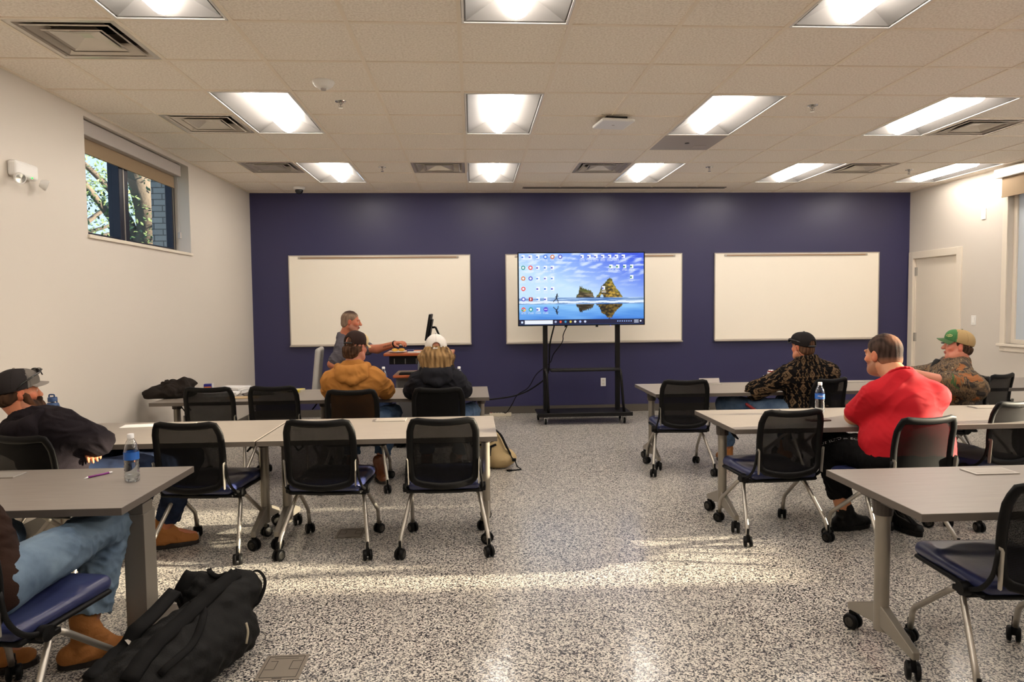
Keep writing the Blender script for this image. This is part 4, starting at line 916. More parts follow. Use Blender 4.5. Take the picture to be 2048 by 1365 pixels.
# items in front of the fleece man
t = thing('soda_can', 'red and white drink can beyond the fleece sleeve', 'can', (2.965, 6.69, TZ)); MB().lathe([(.026, 0), (.033, .008), (.033, .108), (.027, .118), (.025, .122)], n=24).build('body', mat('can_red_brown', srgb(120, 26, 30), .3, metal=.4), t, auto=.8); MB().lathe([(.0333, .088), (.0333, .104)], n=24).build('white_band', M_white, t); MB().lathe([(.027, .118), (.025, .124), (0, .122)], n=24).build('rim', M_chrome, t)
o = MB().box(-.028, .028, -.02, .02, 0, .075).build('carton', M_white, bevel=.003); o.location = (2.90, 6.64, TZ); tag(o, 'small white carton beside the red can', 'carton')
t = thing('pencil', 'yellow pencil standing up behind the fleece shoulder', 'pencil', (3.12, 6.70, TZ)); MB().tube([(0, 0, .0), (.005, 0, .155)], .004, 6).build('shaft', mat('pencil_yellow', srgb(220, 170, 40), .4), t)
MB().lathe([(.03, 0), (.032, .09), (.028, .09), (.027, .01)], n=18).build('cup', M_black).location = (3.12, 6.70, TZ); c = COL.objects['cup']; tag(c, 'small black pencil cup behind the fleece shoulder', 'cup')
o = MB().box(-.075, .075, -.036, .036, 0, .009).build('smartphone', mat('brown_case', srgb(74, 40, 26), .4), bevel=.004); o.location = (2.31, 4.47, TZ+.0005); o.rotation_euler.z = .1; tag(o, 'phone in a brown case lying behind the chair on the second right table', 'phone')
# floor boxes
def floor_box(x, y, lb, a):
    t = thing('floor_box', lb, 'floor box', (x, y, 0), a); MB().box(-.09, .09, -.10, .10, .0, .004).build('cover_plate', mat('floor_box_bronze', srgb(134, 124, 112), .35, metal=.3), t, bevel=.0015)
    b = MB()
    for c in ((-.075, .075, .082, .085), (-.075, .075, -.085, -.082), (-.075, -.073, -.085, .085), (.073, .075, -.085, .085), (-.05, .05, .066, .068), (-.06, -.03, .045, .047), (-.032, -.03, -.02, .047), (-.07, -.03, -.022, -.02), (.03, .032, -.02, .047), (.03, .07, .045, .047), (.03, .07, -.022, -.02), (-.02, .02, -.094, -.089)): b.box(*c, .004, .0046)
    b.build('engraved_lines', M_dark, t); return t
floor_box(-.815, 2.865, 'square metal floor box at the bottom edge right of the backpack', 0); floor_box(-.83, 4.57, 'square metal floor box under the middle empty chair of the second left row', 0)
# black coat at the right edge
V = Vol(.012); V.ell((0, 0, .45), (.16, .14, .22)).ell((-.04, 0, .66), (.11, .1, .10), k=.05).cap((-.1, -.05, .60), (-.14, -.08, .25), .06, .05, k=.03); 
o = solid(V, 'black_bag', mat('black_nylon', srgb(18, 18, 19), .55, bump=.2, bscale=90), None, disp=lambda p: .01*(folds(p, 16, 9)-.5)); o.location = (5.06, 5.92, -.22); tag(o, 'black bag edge at the far right behind the last chair', 'bag')
# ------------------------------------------------------------------ people
def lerp(a, b, t): return np.array(a)*(1-t)+np.array(b)*t
M_skin = mat('skin', rough=.5, attr=True, spec=.35); M_skin.node_tree.nodes['Principled BSDF'].inputs['Subsurface Weight'].default_value = .06
M_skin.node_tree.nodes['Principled BSDF'].inputs['Subsurface Radius'].default_value = (.02, .008, .004)
M_paint = mat('coloured_cloth', rough=.85, attr=True, bump=.12, bscale=260, spec=.15)
M_hairp = mat('coloured_hair', rough=.75, attr=True, bump=.3, bscale=240, spec=.15)
lin = lambda r, g, b: np.array(srgb(r, g, b)[:3])

class Person:
    def __init__(s, label, x, y, rz, pz=.535, lean=0, side=0, g=1.0, sh=1.0, tl=1.0, head=None, hyaw=0, hpitch=0, hroll=0, skin=(196, 142, 112), hs=1.0, hfwd=0, **J):
        s.root = thing('person', label, 'person', (x, y, 0), rz); s.rz = math.radians(rz); s.o = np.array([x, y, 0.]); s.g = g; s.sh = sh; s.skin = skin; s.hs = hs
        c, q = math.cos(s.rz), math.sin(s.rz); s.Rw = np.array([[c, -q, 0], [q, c, 0], [0, 0, 1]])
        s.P = V3(0, 0, pz); s.Rt = rotm(0, -lean, side); t = lambda *a: s.P + s.Rt @ (np.array(a)*np.array([1, 1, tl]))
        s.t = t; s.tl = tl
        s.J = dict(lh=V3(-.09*g, .02, pz), rh=V3(.09*g, .02, pz), ls=t(-.168*sh, -.01, .365), rs=t(.168*sh, -.01, .365), neck=t(0, -.01, .45))
        for k, v in J.items(): s.J[k] = s.w2l(v)
        s.J.setdefault('lk', V3(-.13, .44, .55)); s.J.setdefault('rk', V3(.13, .44, .55))
        s.J.setdefault('la', V3(-.13, .46, .10)); s.J.setdefault('ra', V3(.13, .46, .10))
        s.J.setdefault('lt', s.J['la']+V3(-.02, .17, -.06)); s.J.setdefault('rt', s.J['ra']+V3(.02, .17, -.06))
        s.hc = s.w2l(head) if head is not None else t(0, .02+hfwd, .655)
        s.Rh = rotm(hyaw-rz, hpitch, hroll)            # hyaw is the direction of the face in the room
        s.Mh = Matrix([[*(s.Rh[i]*hs), s.hc[i]] for i in range(3)]+[[0, 0, 0, 1]])
    def w2l(s, v): return s.Rw.T @ (np.array(v, float)-s.o)
    def torso(s, V, e=0, low=0):
        g, sh, t = s.g, s.sh, s.t; R = s.Rt
        V.ell(t(0, 0, .0), (.165*g+e, .125*g+e, .125+e), k=.05).ell(t(0, .025*g, .15), (.150*g+e, .118*g+e, .15+e), k=.06, R=R).ell(t(0, .01, .31), (.172*sh+e, .112*(g*.5+.5)+e, .15+e), k=.06, R=R)
        V.cap(t(-.125*sh, -.01, .375), t(.125*sh, -.01, .375), .064+e, k=.06)
        for q in (-1, 1): V.cap(t(q*.135*sh, -.01, .385), t(q*.030, -.018, .478), .048+e*.8, .052+e, k=.05)
        if g > 1.3: V.ell(t(0, .02, .10), (.178*g+e, .130*g+e, .15+e), k=.06, R=R)
    def arm(s, V, sd, e=0, upto=1.0, fore=True, k=.055, hang=0):
        J = s.J; S_, E, W = J[sd+'s'], J[sd+'e'], J[sd+'w']; a = (s.g*.5+.5)
        V.cap(S_, E if fore else lerp(S_, E, upto), .054*min(a, 1.12)+e, .043*min(a, 1.12)+e+hang, k=k)
        if fore: V.cap(E, lerp(E, W, upto), .045*a+e, .030*a+e*.8+hang, k=.02)
    def leg(s, V, sd, e=0, upto=1.0, k=.03, flare=0):
        J = s.J; a = (s.g*.5+.5); V.cap(J[sd+'h'], J[sd+'k'], .088*a+e, .064*a+e, k=k); V.cap(J[sd+'k'], lerp(J[sd+'k'], J[sd+'a'], upto), .060*a+e, .040*a+e+flare, k=.025)
    def head(s, V):
        V.frame(s.Rh*s.hs, s.hc); f = V.F; h = s.hs; R = s.Rh
        V.frame(R, s.hc); E = lambda c, r, **q: V.ell(np.array(c)*h, np.array(r)*h, **q); C = lambda a, b, ra, rb, **q: V.cap(np.array(a)*h, np.array(b)*h, ra*h, rb*h, **q)
        E((0, -.012, .030), (.076, .094, .086), k=.02); E((0, .028, -.028), (.062, .066, .078), k=.02); C((-.03, .045, -.082), (.03, .045, -.082), .030, .030, k=.025); E((0, .072, -.098), (.022, .020, .018), k=.02)
        for q in (-1, 1):
            C((q*.052, .0, -.055), (q*.034, .05, -.088), .024, .022, k=.02); E((q*.044, .06, -.022), (.022, .020, .020), k=.02)
            E((q*.031, .098, .006), (.017, .014, .012), k=.012, mode='-'); E((q*.031, .079, .004), (.0125, .0125, .011), k=.004)
            C((q*.012, .091, .024), (q*.046, .080, .024), .009, .008, k=.012)
            E((q*.079, -.008, -.008), (.010, .020, .031), k=.006, R=rotm(q*-18)); E((q*.090, -.004, -.004), (.007, .010, .016), k=.006, mode='-'); E((q*.012, .106, -.030), (.010, .011, .008), k=.008)
        C((0, .090, .016), (0, .116, -.026), .009, .0125, k=.012); E((0, .094, -.058), (.024, .012, .006), k=.008); E((0, .091, -.068), (.020, .012, .007), k=.006)
        V.frame()
        V.cap(s.J['neck'], s.hc+R @ V3(0, -.022, -.055)*h, .060*(s.g*.6+.4), .054*(s.g*.5+.5), k=.03)
        if s.g > 1.2: V.ell(s.hc+R @ V3(0, .01, -.10), (.062, .06, .04), k=.04)
    def hand(s, V, sd, curl=25, spread=1, d=None, n=None, z=1.0):
        W = s.J[sd+'w']; E = s.J[sd+'e']; d = (W-E)/np.linalg.norm(W-E) if d is None else np.array(d, float)/np.linalg.norm(d)
        n = V3(0, 0, -1.) if n is None else np.array(n, float); n = n-d*(n @ d); n /= np.linalg.norm(n)
        l = np.cross(n, d)*(1 if sd == 'l' else -1)   # towards the thumb
        for q in (.030, .011, -.010, -.029):
            V.cap(W, W+d*.080*z+l*q*z, .021, .0125, k=.015)
        for q, ln in ((.031, .072), (.011, .082), (-.010, .076), (-.030, .058)):
            p = W+d*.082*z+l*q*z; dd = d+l*q*.9*spread; dd /= np.linalg.norm(dd); a = 0
            for f_, r0, r1 in ((.45, .0100, .0092), (.32, .0092, .0085), (.25, .0085, .0072)):
                a += math.radians(curl); u = dd*math.cos(a)+n*math.sin(a); e = p+u*ln*f_*z; V.cap(p, e, r0, r1, k=.004); p = e
        p = W+d*.018+l*.022
        for u, ln, r0, r1 in (((d*.55+l*.75+n*.25), .042, .015, .0115), ((d*.85+l*.35+n*.45), .032, .0112, .010), ((d*.9+l*.1+n*.5), .026, .010, .008)):
            u = u/np.linalg.norm(u); e = p+u*ln*z; V.cap(p, e, r0, r1, k=.006); p = e
    def body(s, h=.007, hands=('l', 'r'), hcurl=30, hn=None, beard=None, lipc=(168, 92, 84), stub=None, foot=True, tattoo=False):
        V = Vol(h); s.torso(V); s.head(V)
        for q in 'lr':
            s.arm(V, q); s.leg(V, q); V.cap(s.J[q+'a'], lerp(s.J[q+'a'], s.J[q+'t'], .8), .026, .016, k=.02)
            if q in hands: s.hand(V, q, curl=hcurl if not isinstance(hcurl, dict) else hcurl[q], n=None if hn is None else hn.get(q))
        sk = lin(*s.skin)
        def col(v):
            c = np.tile(sk, (len(v), 1)); q = ((v-s.hc) @ s.Rh)/s.hs; X, Y, Z = q.T
            near = (np.abs(X) < .1) & (np.abs(Y) < .14) & (np.abs(Z) < .14)
            blush = near & (((np.abs(X)-.05)**2+(Y-.06)**2+(Z+.03)**2) < .0009); c[blush] = c[blush]*np.array([1.04, .86, .84])
            m = near & (np.abs(X) > .074) & (Y < .02) & (Y > -.04) & (Z < .03) & (Z > -.045); c[m] = c[m]*np.array([1.0, .78, .76])
            m = near & (Y > .088) & (np.abs(Z+.062) < .0095) & (np.abs(X) < .023); c[m] = lin(*lipc)
            m = near & (Y > .07) & (np.abs(Z-.028) < .006) & (np.abs(np.abs(X)-.031) < .017); c[m] = lin(*(stub or (88, 62, 48)))*.6+c[m]*.4
            for g_ in (-1, 1):
                r2 = ((X-g_*.031)/.012)**2+((Z-.003)/.006)**2; m = near & (Y > .075) & (r2 < 1); c[m] = lin(205, 196, 188); m = near & (Y > .075) & (((X-g_*.031)**2+(Z-.003)**2) < .005**2); c[m] = lin(46, 34, 28)
            if stub:
                m = near & (Y > -.01) & (Z < -.035+.0*Y) & (Z > -.13) & ~((np.abs(Z+.062) < .0095) & (np.abs(X) < .023) & (Y > .088)); m &= (Y+Z*0 < .2) & ((Z < -.055) | (np.abs(X) > .045) | (Y < .1)); c[m] = c[m]*.6+lin(*stub)*.4
            if tattoo:
                E, W = s.J['le'], s.J['lw']; d = W-E; t = ((v-E) @ d)/(d @ d); r = v-E-t[:, None]*d; lt = np.sin(t*120)*np.sin(t*47+r[:, 2]*300); m = (t > .45) & (t < .9) & (np.abs(r[:, 2]) < .009) & (lt > -.3) & (np.linalg.norm(r, axis=1) < .06) & ((r @ s.Rw.T[:, 1]) < .01); c[m] = c[m]*.35
            return c
        return solid(V, 'body', M_skin, s.root, color=col)
    def part(s, V, name, m, **k): return solid(V, name, m, s.root, **k)
    def onhead(s, o): o.parent = s.root; o.matrix_local = s.Mh; return o
    def hair(s, col, kind='short', h=.004, name='hair', thin=False, capped=False, gtop=None):
        V = Vol(h); e = {'short': .009, 'buzz': .004, 'shaggy': .016}[kind]
        V.ell((0, -.012, .030), (.076+e, .094+e, .086+e*1.1), k=.01)
        if kind != 'buzz' or True: V.ell((0, -.035, -.03), (.066+e, .066+e, .058), k=.02)
        if capped: V.plane((0, .1, .030), (0, -.19, 1), k=.004); V.ell((0, -.012, .030), (.0775, .0955, .0875), k=.004)
        V.plane((0, .078, .066), (0, .72, -.69), k=.012).plane((0, 0, -.092), (0, .1, -1), k=.006)
        for q in (-1, 1): V.ell((q*.086, .004, -.012), (.02, .026, .034), k=.008, mode='-')
        if kind == 'shaggy': V.ell((0, -.06, -.05), (.07, .05, .06), k=.02)
        c0, c1 = lin(*col[0]), lin(*col[1])
        def cf(v):
            n_ = .5+.5*wob(v, 160, 3, aniso=(1, 1, .25)); c = c0*(1-np.clip(n_, 0, 1)[:, None])+c1*np.clip(n_, 0, 1)[:, None]
            if gtop is not None: t = np.clip((v[:, 2]-.075)*40, 0, 1)[:, None]; c = c*(1-t)+lin(*gtop)*t
            if thin:
                sk = lin(*s.skin); bald = np.clip(1.2-np.linalg.norm((v-np.array([0, -.075, .085]))/np.array([.05, .045, .05]), axis=1), 0, 1)*.4; fade = np.clip((-.01-v[:, 2])*14, 0, .6); t = np.maximum(bald, fade)[:, None]; c = c*(1-t)+sk*t
            return c
        A = {'short': .0022, 'buzz': .0007, 'shaggy': .005}[kind]
        return s.onhead(solid(V, name, M_hairp, None, disp=lambda p: A*wob(p, 130, 8, aniso=(1, 1, .2)), color=cf))
    def cap(s, crown, brim, front=None, yaw=0, tilt=0, opening=False, opened=None, seams=True, strap=None, up=0, size=1.0, curve=.020, flat=False):
        """yaw 180 is a cap worn backwards"""
        Rc = rotm(yaw, tilt); V = Vol(.004); V.frame(Rc, (0, 0, up))
        V.ell((0, -.006, .034), (.089*size, .110*size, .098*size), k=.005).ell((0, .055, .065), (.068*size, .052*size, .055*size), k=.03)
        V.ell((0, -.006, .030), (.080*size, .101*size, .089*size), k=.003, mode='-'); V.plane((0, .1, .036), (0, .19, -1), k=.004)
        if opening: V.ell((0, -.110, .028), (.033, .045, .030), k=.003, mode='-')
        c0 = lin(*crown); cf_ = lin(*(front or crown)); st = lin(*(strap or crown))
        def cf(v):
            q = (v-np.array([0, 0, up])) @ Rc; X, Y, Z = q.T; c = np.tile(c0, (len(v), 1)); f = Y > .028+.35*np.maximum(Z-.10, 0); c[f] = cf_
            if seams:
                a = np.arctan2(X, Y+.006); m = (np.abs(np.sin(a*3)) < .07) & (Z > .03); c[m] = c[m]*.72
            m = ((X**2+(Y+.006)**2) < .007**2); c[m] = cf_*.8
            m = Z < .042+.17*(-Y+.1)*-1+.0; 
            return c
        hat = s.onhead(solid(V, 'cap', M_paint, None, color=cf)); Mc = Matrix.Translation((0, 0, up)) @ Matrix([[*Rc[i], 0] for i in range(3)]+[[0, 0, 0, 1]])
        b = MB(); rows = []; n1, n2 = 18, 8
        for lay in (0, .0045):
            g_ = []
            for i in range(n1+1):
                u = -1+2*i/n1; r = []
                for j in range(n2+1):
                    v_ = j/n2; a = math.asin(max(-1, min(1, u*.92))); x = (.076+.004*v_)*u*size; y0 = (.100*math.cos(a*.93))*size-.012; y = y0+v_*(.078 if not flat else .07)*math.cos(a)**.7
                    z = .047-curve*(u*u)*(.35+.65*v_)*1.4-.012*v_-lay+(.006 if flat else 0); r.append(b.bm.verts.new((x, y, z)))
                g_.append(r)
            rows.append(g_)
        for i in range(n1):
            for j in range(n2):
                for lay in (0, 1): G_ = rows[lay]; b.bm.faces.new((G_[i][j], G_[i+1][j], G_[i+1][j+1], G_[i][j+1]))
        A, B = rows
        for i in range(n1):
            for j in (0, n2): b.bm.faces.new((A[i][j], A[i+1][j], B[i+1][j], B[i][j]))
        for j in range(n2):
            for i in (0, n1): b.bm.faces.new((A[i][j], A[i][j+1], B[i][j+1], B[i][j]))
        br = b.build('brim', mat('brim_%d_%d_%d' % brim, srgb(*brim), .8, bump=.1, bscale=200), hat, auto=.9); br.matrix_local = Mc
        MB().lathe([(.007, 0), (.006, .004), (0, .0055)], (0, -.006, .131*size), n=10).build('button', mat('brim_%d_%d_%d' % brim, srgb(*brim)), hat, smooth=True).matrix_local = Mc
        if opening:
            pts = [(.085*size*math.sin(a), -.006-.105*size*math.cos(a), -.001) for a in [(-.5+k/10) for k in range(11)]]
            MB().tube([(x, y, z+.009) for x, y, z in pts], .008, 8, up=(0, 0, 1), flat=1.0).build('back_strap', mat('strap_%d_%d_%d' % (strap or crown), srgb(*(strap or crown)), .6), hat, smooth=True).matrix_local = Mc
        return hat
    def shades(s, tilt=18, up=.05, fwd=0, name='sunglasses'):
        b = MB(); M_sg = mat('sunglass_black', srgb(16, 16, 20), .12, coat=.5)
        Mg = Matrix.Translation((0, fwd, up)) @ Matrix.Rotation(math.radians(tilt), 4, 'X')
        for q in (-1, 1):
            b.tube(corner([(q*.083, .082, .012), (q*.091, .05, .010), (q*.090, -.02, -.002), (q*.084, -.055, -.02)], .02), .0032, 8, flat=1.6)
        b.tube([(-.083, .082, .012), (-.05, .112, .015), (0, .121, .016), (.05, .112, .015), (.083, .082, .012)], .003, 6)
        o = s.onhead(b.build(name, M_sg, None, smooth=True)); o.matrix_local = s.Mh @ Mg
        b = MB()
        for q in (-1, 1):
            pts = [(math.cos(a)*.032, math.sin(a)*.020) for a in [k*math.pi/8 for k in range(16)]]
            b.prism(pts, -.003, .003, Matrix.Translation((q*.042, .103, .004)) @ Matrix.Rotation(math.radians(-18*q), 4, 'Z') @ Matrix.Rotation(math.radians(90), 4, 'X'))
        b.tube([(-.018, .114, .010), (0, .116, .013), (.018, .114, .010)], .003, 6).build('lenses', M_sg, o, smooth=False)
        return o
    def trousers(s, m, h=.008, e=.012, amp=.010, seed=1, flare=.016, upto=1.0, name='jeans', **k):
        V = Vol(h); V.ell(s.P, (.165*s.g+e, .130*s.g+e, .115+e), k=.05)
        for q in 'lr': s.leg(V, q, e, upto, flare=flare, k=.05)
        for q in 'lr':
            A, K = s.J[q+'a'], s.J[q+'k']; d = (A-K)/np.linalg.norm(A-K); V.fn(lambda P, o=(lerp(K, A, upto)+d*.0).astype(np.float32), d=d.astype(np.float32): np.minimum(-((P-o) @ d), (.11-np.sqrt(((P-o)**2).sum(-1)))*-1), lerp(K, A, upto)-.1, lerp(K, A, upto)+.1, mode='-', k=.004)
        return s.part(V, name, m, disp=lambda p: amp*np.maximum(folds(p, 32, seed)-.45, -.3)*1.2*np.clip((np.linalg.norm(p-s.P, axis=1)-.22)/.16, .1, 1), **k)
    def shoe(s, sd, m, sole, name='boot', high=.05, r=.044, lift=True):
        A, Tt = s.J[sd+'a'], s.J[sd+'t']; d = Tt-A; d[2] = 0; d /= max(np.linalg.norm(d), 1e-6); V = Vol(.005); gz = .0 if not lift else 0
        heel = V3(A[0], A[1], 0)-d*.055; toe = V3(A[0], A[1], 0)+d*.16; V.cap(heel+V3(0, 0, .05), toe+V3(0, 0, .040), r, .040, k=.03, sc=(1, 1, .95)); V.cap(V3(A[0], A[1], .06), A+V3(0, 0, high*.8), .048, .054, k=.03); V.cap(A+V3(0, 0, high*.4), V3(*(A[:2]+d[:2]*.10), .06), .035, .03, k=.03)
        V.plane((0, 0, .026), (0, 0, -1), k=.002); o = s.part(V, name, m, disp=lambda p: .0035*(folds(p, 45, 4)-.5))
        l = V3(-d[1], d[0], 0); b = MB(); pts = []
        for k in range(24):
            a = 2*math.pi*k/24; cx = math.cos(a); pts.append(tuple((A+d*(.052+(.150+(r-.044))*cx)+l*math.sin(a)*(.050+(r-.044)*.8)*(1-.10*(cx < 0)))[:2]))
        b.prism(pts, .002, .030).build('sole', sole, o, bevel=.003)
        return o

def top_garment(P, m, name, e=.016, h=.007, amp=.010, seed=2, sleeves='long', hem=-.10, freq=17, color=None, neck=.035, extra=None, hang=.004, cuff=.93):
    V = Vol(h); P.torso(V, e)
    for q in 'lr':
        if sleeves == 'long': P.arm(V, q, e+.004, cuff, hang=hang)
        elif sleeves == 'mid': P.arm(V, q, e+.006, .42, hang=hang+.012)
        else: P.arm(V, q, e+.004, .72, fore=False, hang=hang+.006)
    if extra: extra(V)
    V.plane(P.t(0, 0, hem), P.Rt @ V3(0, 0, -1), k=.01)
    # neck opening: a slanted disc is taken out round the neck
    V.cap(P.t(0, .0, .50 if neck < 0 else .475), P.t(0, .03, .62), .052+neck*.2, .085+neck, k=.006, mode='-')
    def disp(p):
        r = np.maximum(folds(p, freq*1.9, seed, aniso=(.8, .8, 1.5)), -.1); w_ = np.full(len(p), .55)
        for q in 'lr':                                 # deeper folds round elbows and armpits
            for jn, rad in (('e', .12), ('s', .13)): w_ += .9*np.exp(-((p-P.J[q+jn])**2).sum(1)/rad**2)
        w_ += .5*np.exp(-((p-P.t(0, -.02, .06))**2).sum(1)/.18**2)
        hz = ((p-P.P) @ P.Rt)[:, 2]; nearh = np.clip((hz/P.tl-hem-.04)/.22, .12, 1); nearh = np.where(np.linalg.norm(p[:, :2], axis=1) < .32, nearh, 1)
        return amp*(r-.45)*w_*nearh+.004*(1-nearh)
    return P.part(V, name, m, disp=disp, color=color)
def neckring(P, h, r, off):
    """points of a ring round the neck, h along it"""
    N0 = P.J['neck']; ax = P.hc+P.Rh @ V3(0, -.022, -.055)-N0; L_ = np.linalg.norm(ax); ax = ax/L_; ax = ax*.6+P.Rt @ V3(0, -.12, 1)*.4; ax /= np.linalg.norm(ax); x = np.cross(V3(0, 1, 0), ax); x /= np.linalg.norm(x); y = np.cross(ax, x); c = N0+ax*h+P.Rt @ V3(0, off, 0)
    return [c+x*r*math.cos(a)+y*r*.95*math.sin(a)-ax*.018*math.sin(a) for a in [k*math.pi/11 for k in range(23)]]
def hood(P, m, name='hood', s=1.0, e=0, seed=7, amp=.006):
    V = Vol(.006); t = P.t
    ring = [t(.055, .085, .43), t(.105, .035, .465), t(.115, -.045, .475), t(.085, -.105, .455), t(0, -.128, .44), t(-.085, -.105, .455), t(-.115, -.045, .475), t(-.105, .035, .465), t(-.055, .085, .43)]
    for a, b in zip(ring, ring[1:]): V.cap(a, b, .027*s+e, k=.02)
    V.ell(t(0, -.122, .405), (.118*s, .040, .060*s), k=.05, R=P.Rt).cap(t(-.075, -.135, .375), t(0, -.150, .350), .024, .030, k=.03).cap(t(.075, -.135, .375), t(0, -.150, .350), .024, .030, k=.03)
    V.cap(t(-.09, -.10, .43), t(.09, -.10, .43), .030, k=.03)
    V.cap(t(0, -.02, .40), t(0, -.035, .60), .062, .080, k=.01, mode='-')
    return P.part(V, name, m, disp=lambda p: amp*(folds(p, 24, seed)-.4))

def denim(name, c0, c1):
    m, n, l, p = nodes_mat(name); tc = n.new('ShaderNodeTexCoord'); no = n.new('ShaderNodeTexNoise'); no.inputs['Scale'].default_value = 7; no.inputs['Detail'].default_value = 6
    cr = n.new('ShaderNodeValToRGB'); e = cr.color_ramp.elements; e[0].position = .35; e[0].color = c0; e[1].position = .68; e[1].color = c1
    fb = n.new('ShaderNodeTexNoise'); fb.inputs['Scale'].default_value = 350; bb = n.new('ShaderNodeBump'); bb.inputs['Strength'].default_value = .15; bb.inputs['Distance'].default_value = .003
    l.new(tc.outputs['Object'], no.inputs['Vector']); l.new(no.outputs['Fac'], cr.inputs[0]); l.new(cr.outputs[0], p.inputs['Base Color']); l.new(tc.outputs['Object'], fb.inputs['Vector']); l.new(fb.outputs['Fac'], bb.inputs['Height']); l.new(bb.outputs[0], p.inputs['Normal']); p.inputs['Roughness'].default_value = .85; p.inputs['Specular IOR Level'].default_value = .2; return m
D_light = denim('light_denim', srgb(80, 98, 118), srgb(118, 138, 156)); D_mid = denim('mid_denim', srgb(52, 72, 98), srgb(92, 112, 136)); D_dark = denim('dark_denim', srgb(20, 28, 48), srgb(38, 52, 80))
M_tanboot = mat('tan_suede', srgb(168, 108, 52), .8, bump=.2, bscale=120); M_sole = mat('dark_sole', srgb(40, 32, 28), .6); M_brboot = mat('brown_leather', srgb(104, 56, 28), .45, bump=.1, bscale=80)
cloth = lambda name, c, **k: mat(name, srgb(*c), .9, bump=.18, bscale=220, spec=.15, **k)

# 1 instructor in a grey polo
P = Person('person in a grey polo shirt seated by the navy wall, arm reaching to the lectern', -1.42, 7.62, -78, pz=.66, lean=2, g=1.08, sh=1.12, tl=1.08, head=(-1.325, 7.58, 1.348), hyaw=-84, hpitch=-6, skin=(190, 118, 88), hs=.98,
           le=(-1.04, 7.55, 1.045), lw=(-.835, 7.42, 1.105), re=(-1.50, 7.40, .90), rw=(-1.27, 7.37, .80), lk=(-.98, 7.74, .62), rk=(-.98, 7.50, .62), la=(-1.0, 7.78, .10), ra=(-1.0, 7.45, .10))
P.body(.0055, hcurl={'l': 26, 'r': 25}, hn={'l': P.Rw.T @ V3(.25, 0, -1), 'r': None}, tattoo=True, stub=(130, 110, 100)); P.hair([(122, 100, 84), (146, 124, 104)], 'buzz', gtop=(64, 46, 38))
M_polo = cloth('grey_polo_knit', (92, 88, 94)); top_garment(P, M_polo, 'polo_shirt', sleeves='short', e=.012, amp=.007, seed=12, neck=.0)
V = Vol(.006); pts = neckring(P, .045, .068, 0)
for a, b in zip(pts[:9]+pts[9:], pts[1:]): V.cap(a, b, .013, k=.01)
P.part(V, 'collar', M_polo); P.trousers(D_dark, name='trousers', seed=3); [P.shoe(q, M_brboot, M_sole, 'shoe') for q in 'lr']
W, E = P.J['lw'], P.J['le']; d = (W-E)/np.linalg.norm(W-E); V = Vol(.005); V.cap(W-d*.014, W+d*.010, .0375, k=.003).cap(W-d*.06, W+d*.06, .030, k=.002, mode='-'); V.plane(W-d*.012, -d).plane(W+d*.010, d); P.part(V, 'wristwatch', M_black)

# 2 tan hoodie, dark trucker cap
P = Person('person from behind in a tan hoodie and dark brown cap at the front table', -.98, 5.72, 4, lean=8, side=-2, g=1.12, sh=1.08, tl=1.0, head=(-.978, 5.80, 1.175), hyaw=-30, hpitch=-8, skin=(190, 128, 104),
           le=(-1.215, 5.93, .80), lw=(-.98, 6.10, .775), re=(-.755, 5.93, .80), rw=(-.92, 6.12, .79), lk=(-1.10, 6.20, .56), rk=(-.72, 6.14, .56), la=(-1.08, 6.12, .11), ra=(-.83, 6.0, .13), rt=(-.78, 5.86, .05), lt=(-1.06, 6.28, .05))
P.body(); P.hair([(52, 34, 24), (88, 62, 44)], 'shaggy', capped=True); P.cap((46, 32, 28), (206, 180, 132), front=(206, 184, 140), opening=True, strap=(30, 24, 22), tilt=-6, up=.004)
M_tan = cloth('tan_fleece', (174, 118, 58)); top_garment(P, M_tan, 'hoodie', e=.021, amp=.011, seed=22, freq=14, hang=.012); hood(P, M_tan, s=1.15, e=.002); P.trousers(D_mid, seed=5); [P.shoe(q, M_brboot, M_sole) for q in 'lr']

# 3 dark hoodie, white cap backwards, blond hair
P = Person('person from behind with wavy blond hair, a white cap and dark hoodie', -.302, 5.76, 0, lean=6, g=.98, sh=.96, tl=.93, head=(-.312, 5.82, 1.125), hyaw=4, hpitch=-4, skin=(188, 126, 100),
           le=(-.525, 5.90, .79), lw=(-.33, 6.10, .77), re=(-.085, 5.90, .79), rw=(-.26, 6.12, .785), lk=(-.42, 6.18, .56), rk=(-.02, 6.12, .57))
P.body()
V = Vol(.0045); r = random.Random(5); V.ell((0, -.02, .0), (.088, .098, .09), k=.02).ell((0, -.04, -.04), (.092, .072, .062), k=.03); V.plane((0, .03, 0), (0, 1, -.3), k=.02)
for k in range(110):
    a = math.radians(-8-164*(k+r.random()*.9)/110) ; cx, cy = math.cos(a), math.sin(a); o_ = 1.0+.16*abs(cx)+.10*r.random(); L = -.075-.055*abs(cy)-.03*r.random()
    p0 = V3(cx*.084, -.012+cy*.094, .025); p1 = V3(cx*.118*o_, -.016+cy*.108*o_, -.035-.02*r.random()); p2 = V3(cx*(.092+.02*r.random())*o_, -.02+cy*.092*o_, L); p3 = p2+V3(cx*.016, cy*.012, -.012)*r.uniform(-.3, 1.3)
    V.cap(p0, p1, .013, .012, k=.008).cap(p1, p2, .012, .008, k=.006).cap(p2, p3, .008, .003, k=.004)
c0, c1 = lin(96, 72, 44), lin(172, 138, 94)
P.onhead(solid(V, 'hair', M_hairp, None, disp=lambda p: .0035*wob(p, 120, 8, aniso=(1, 1, .25)), color=lambda v: c0+(c1-c0)*np.clip(.5+.5*wob(v, 110, 9, aniso=(1, 1, .15)), 0, 1)[:, None]))
P.cap((222, 216, 208), (60, 76, 104), front=(214, 208, 200), yaw=0, opening=True, strap=(226, 222, 214), tilt=-3, up=.012, size=1.04)
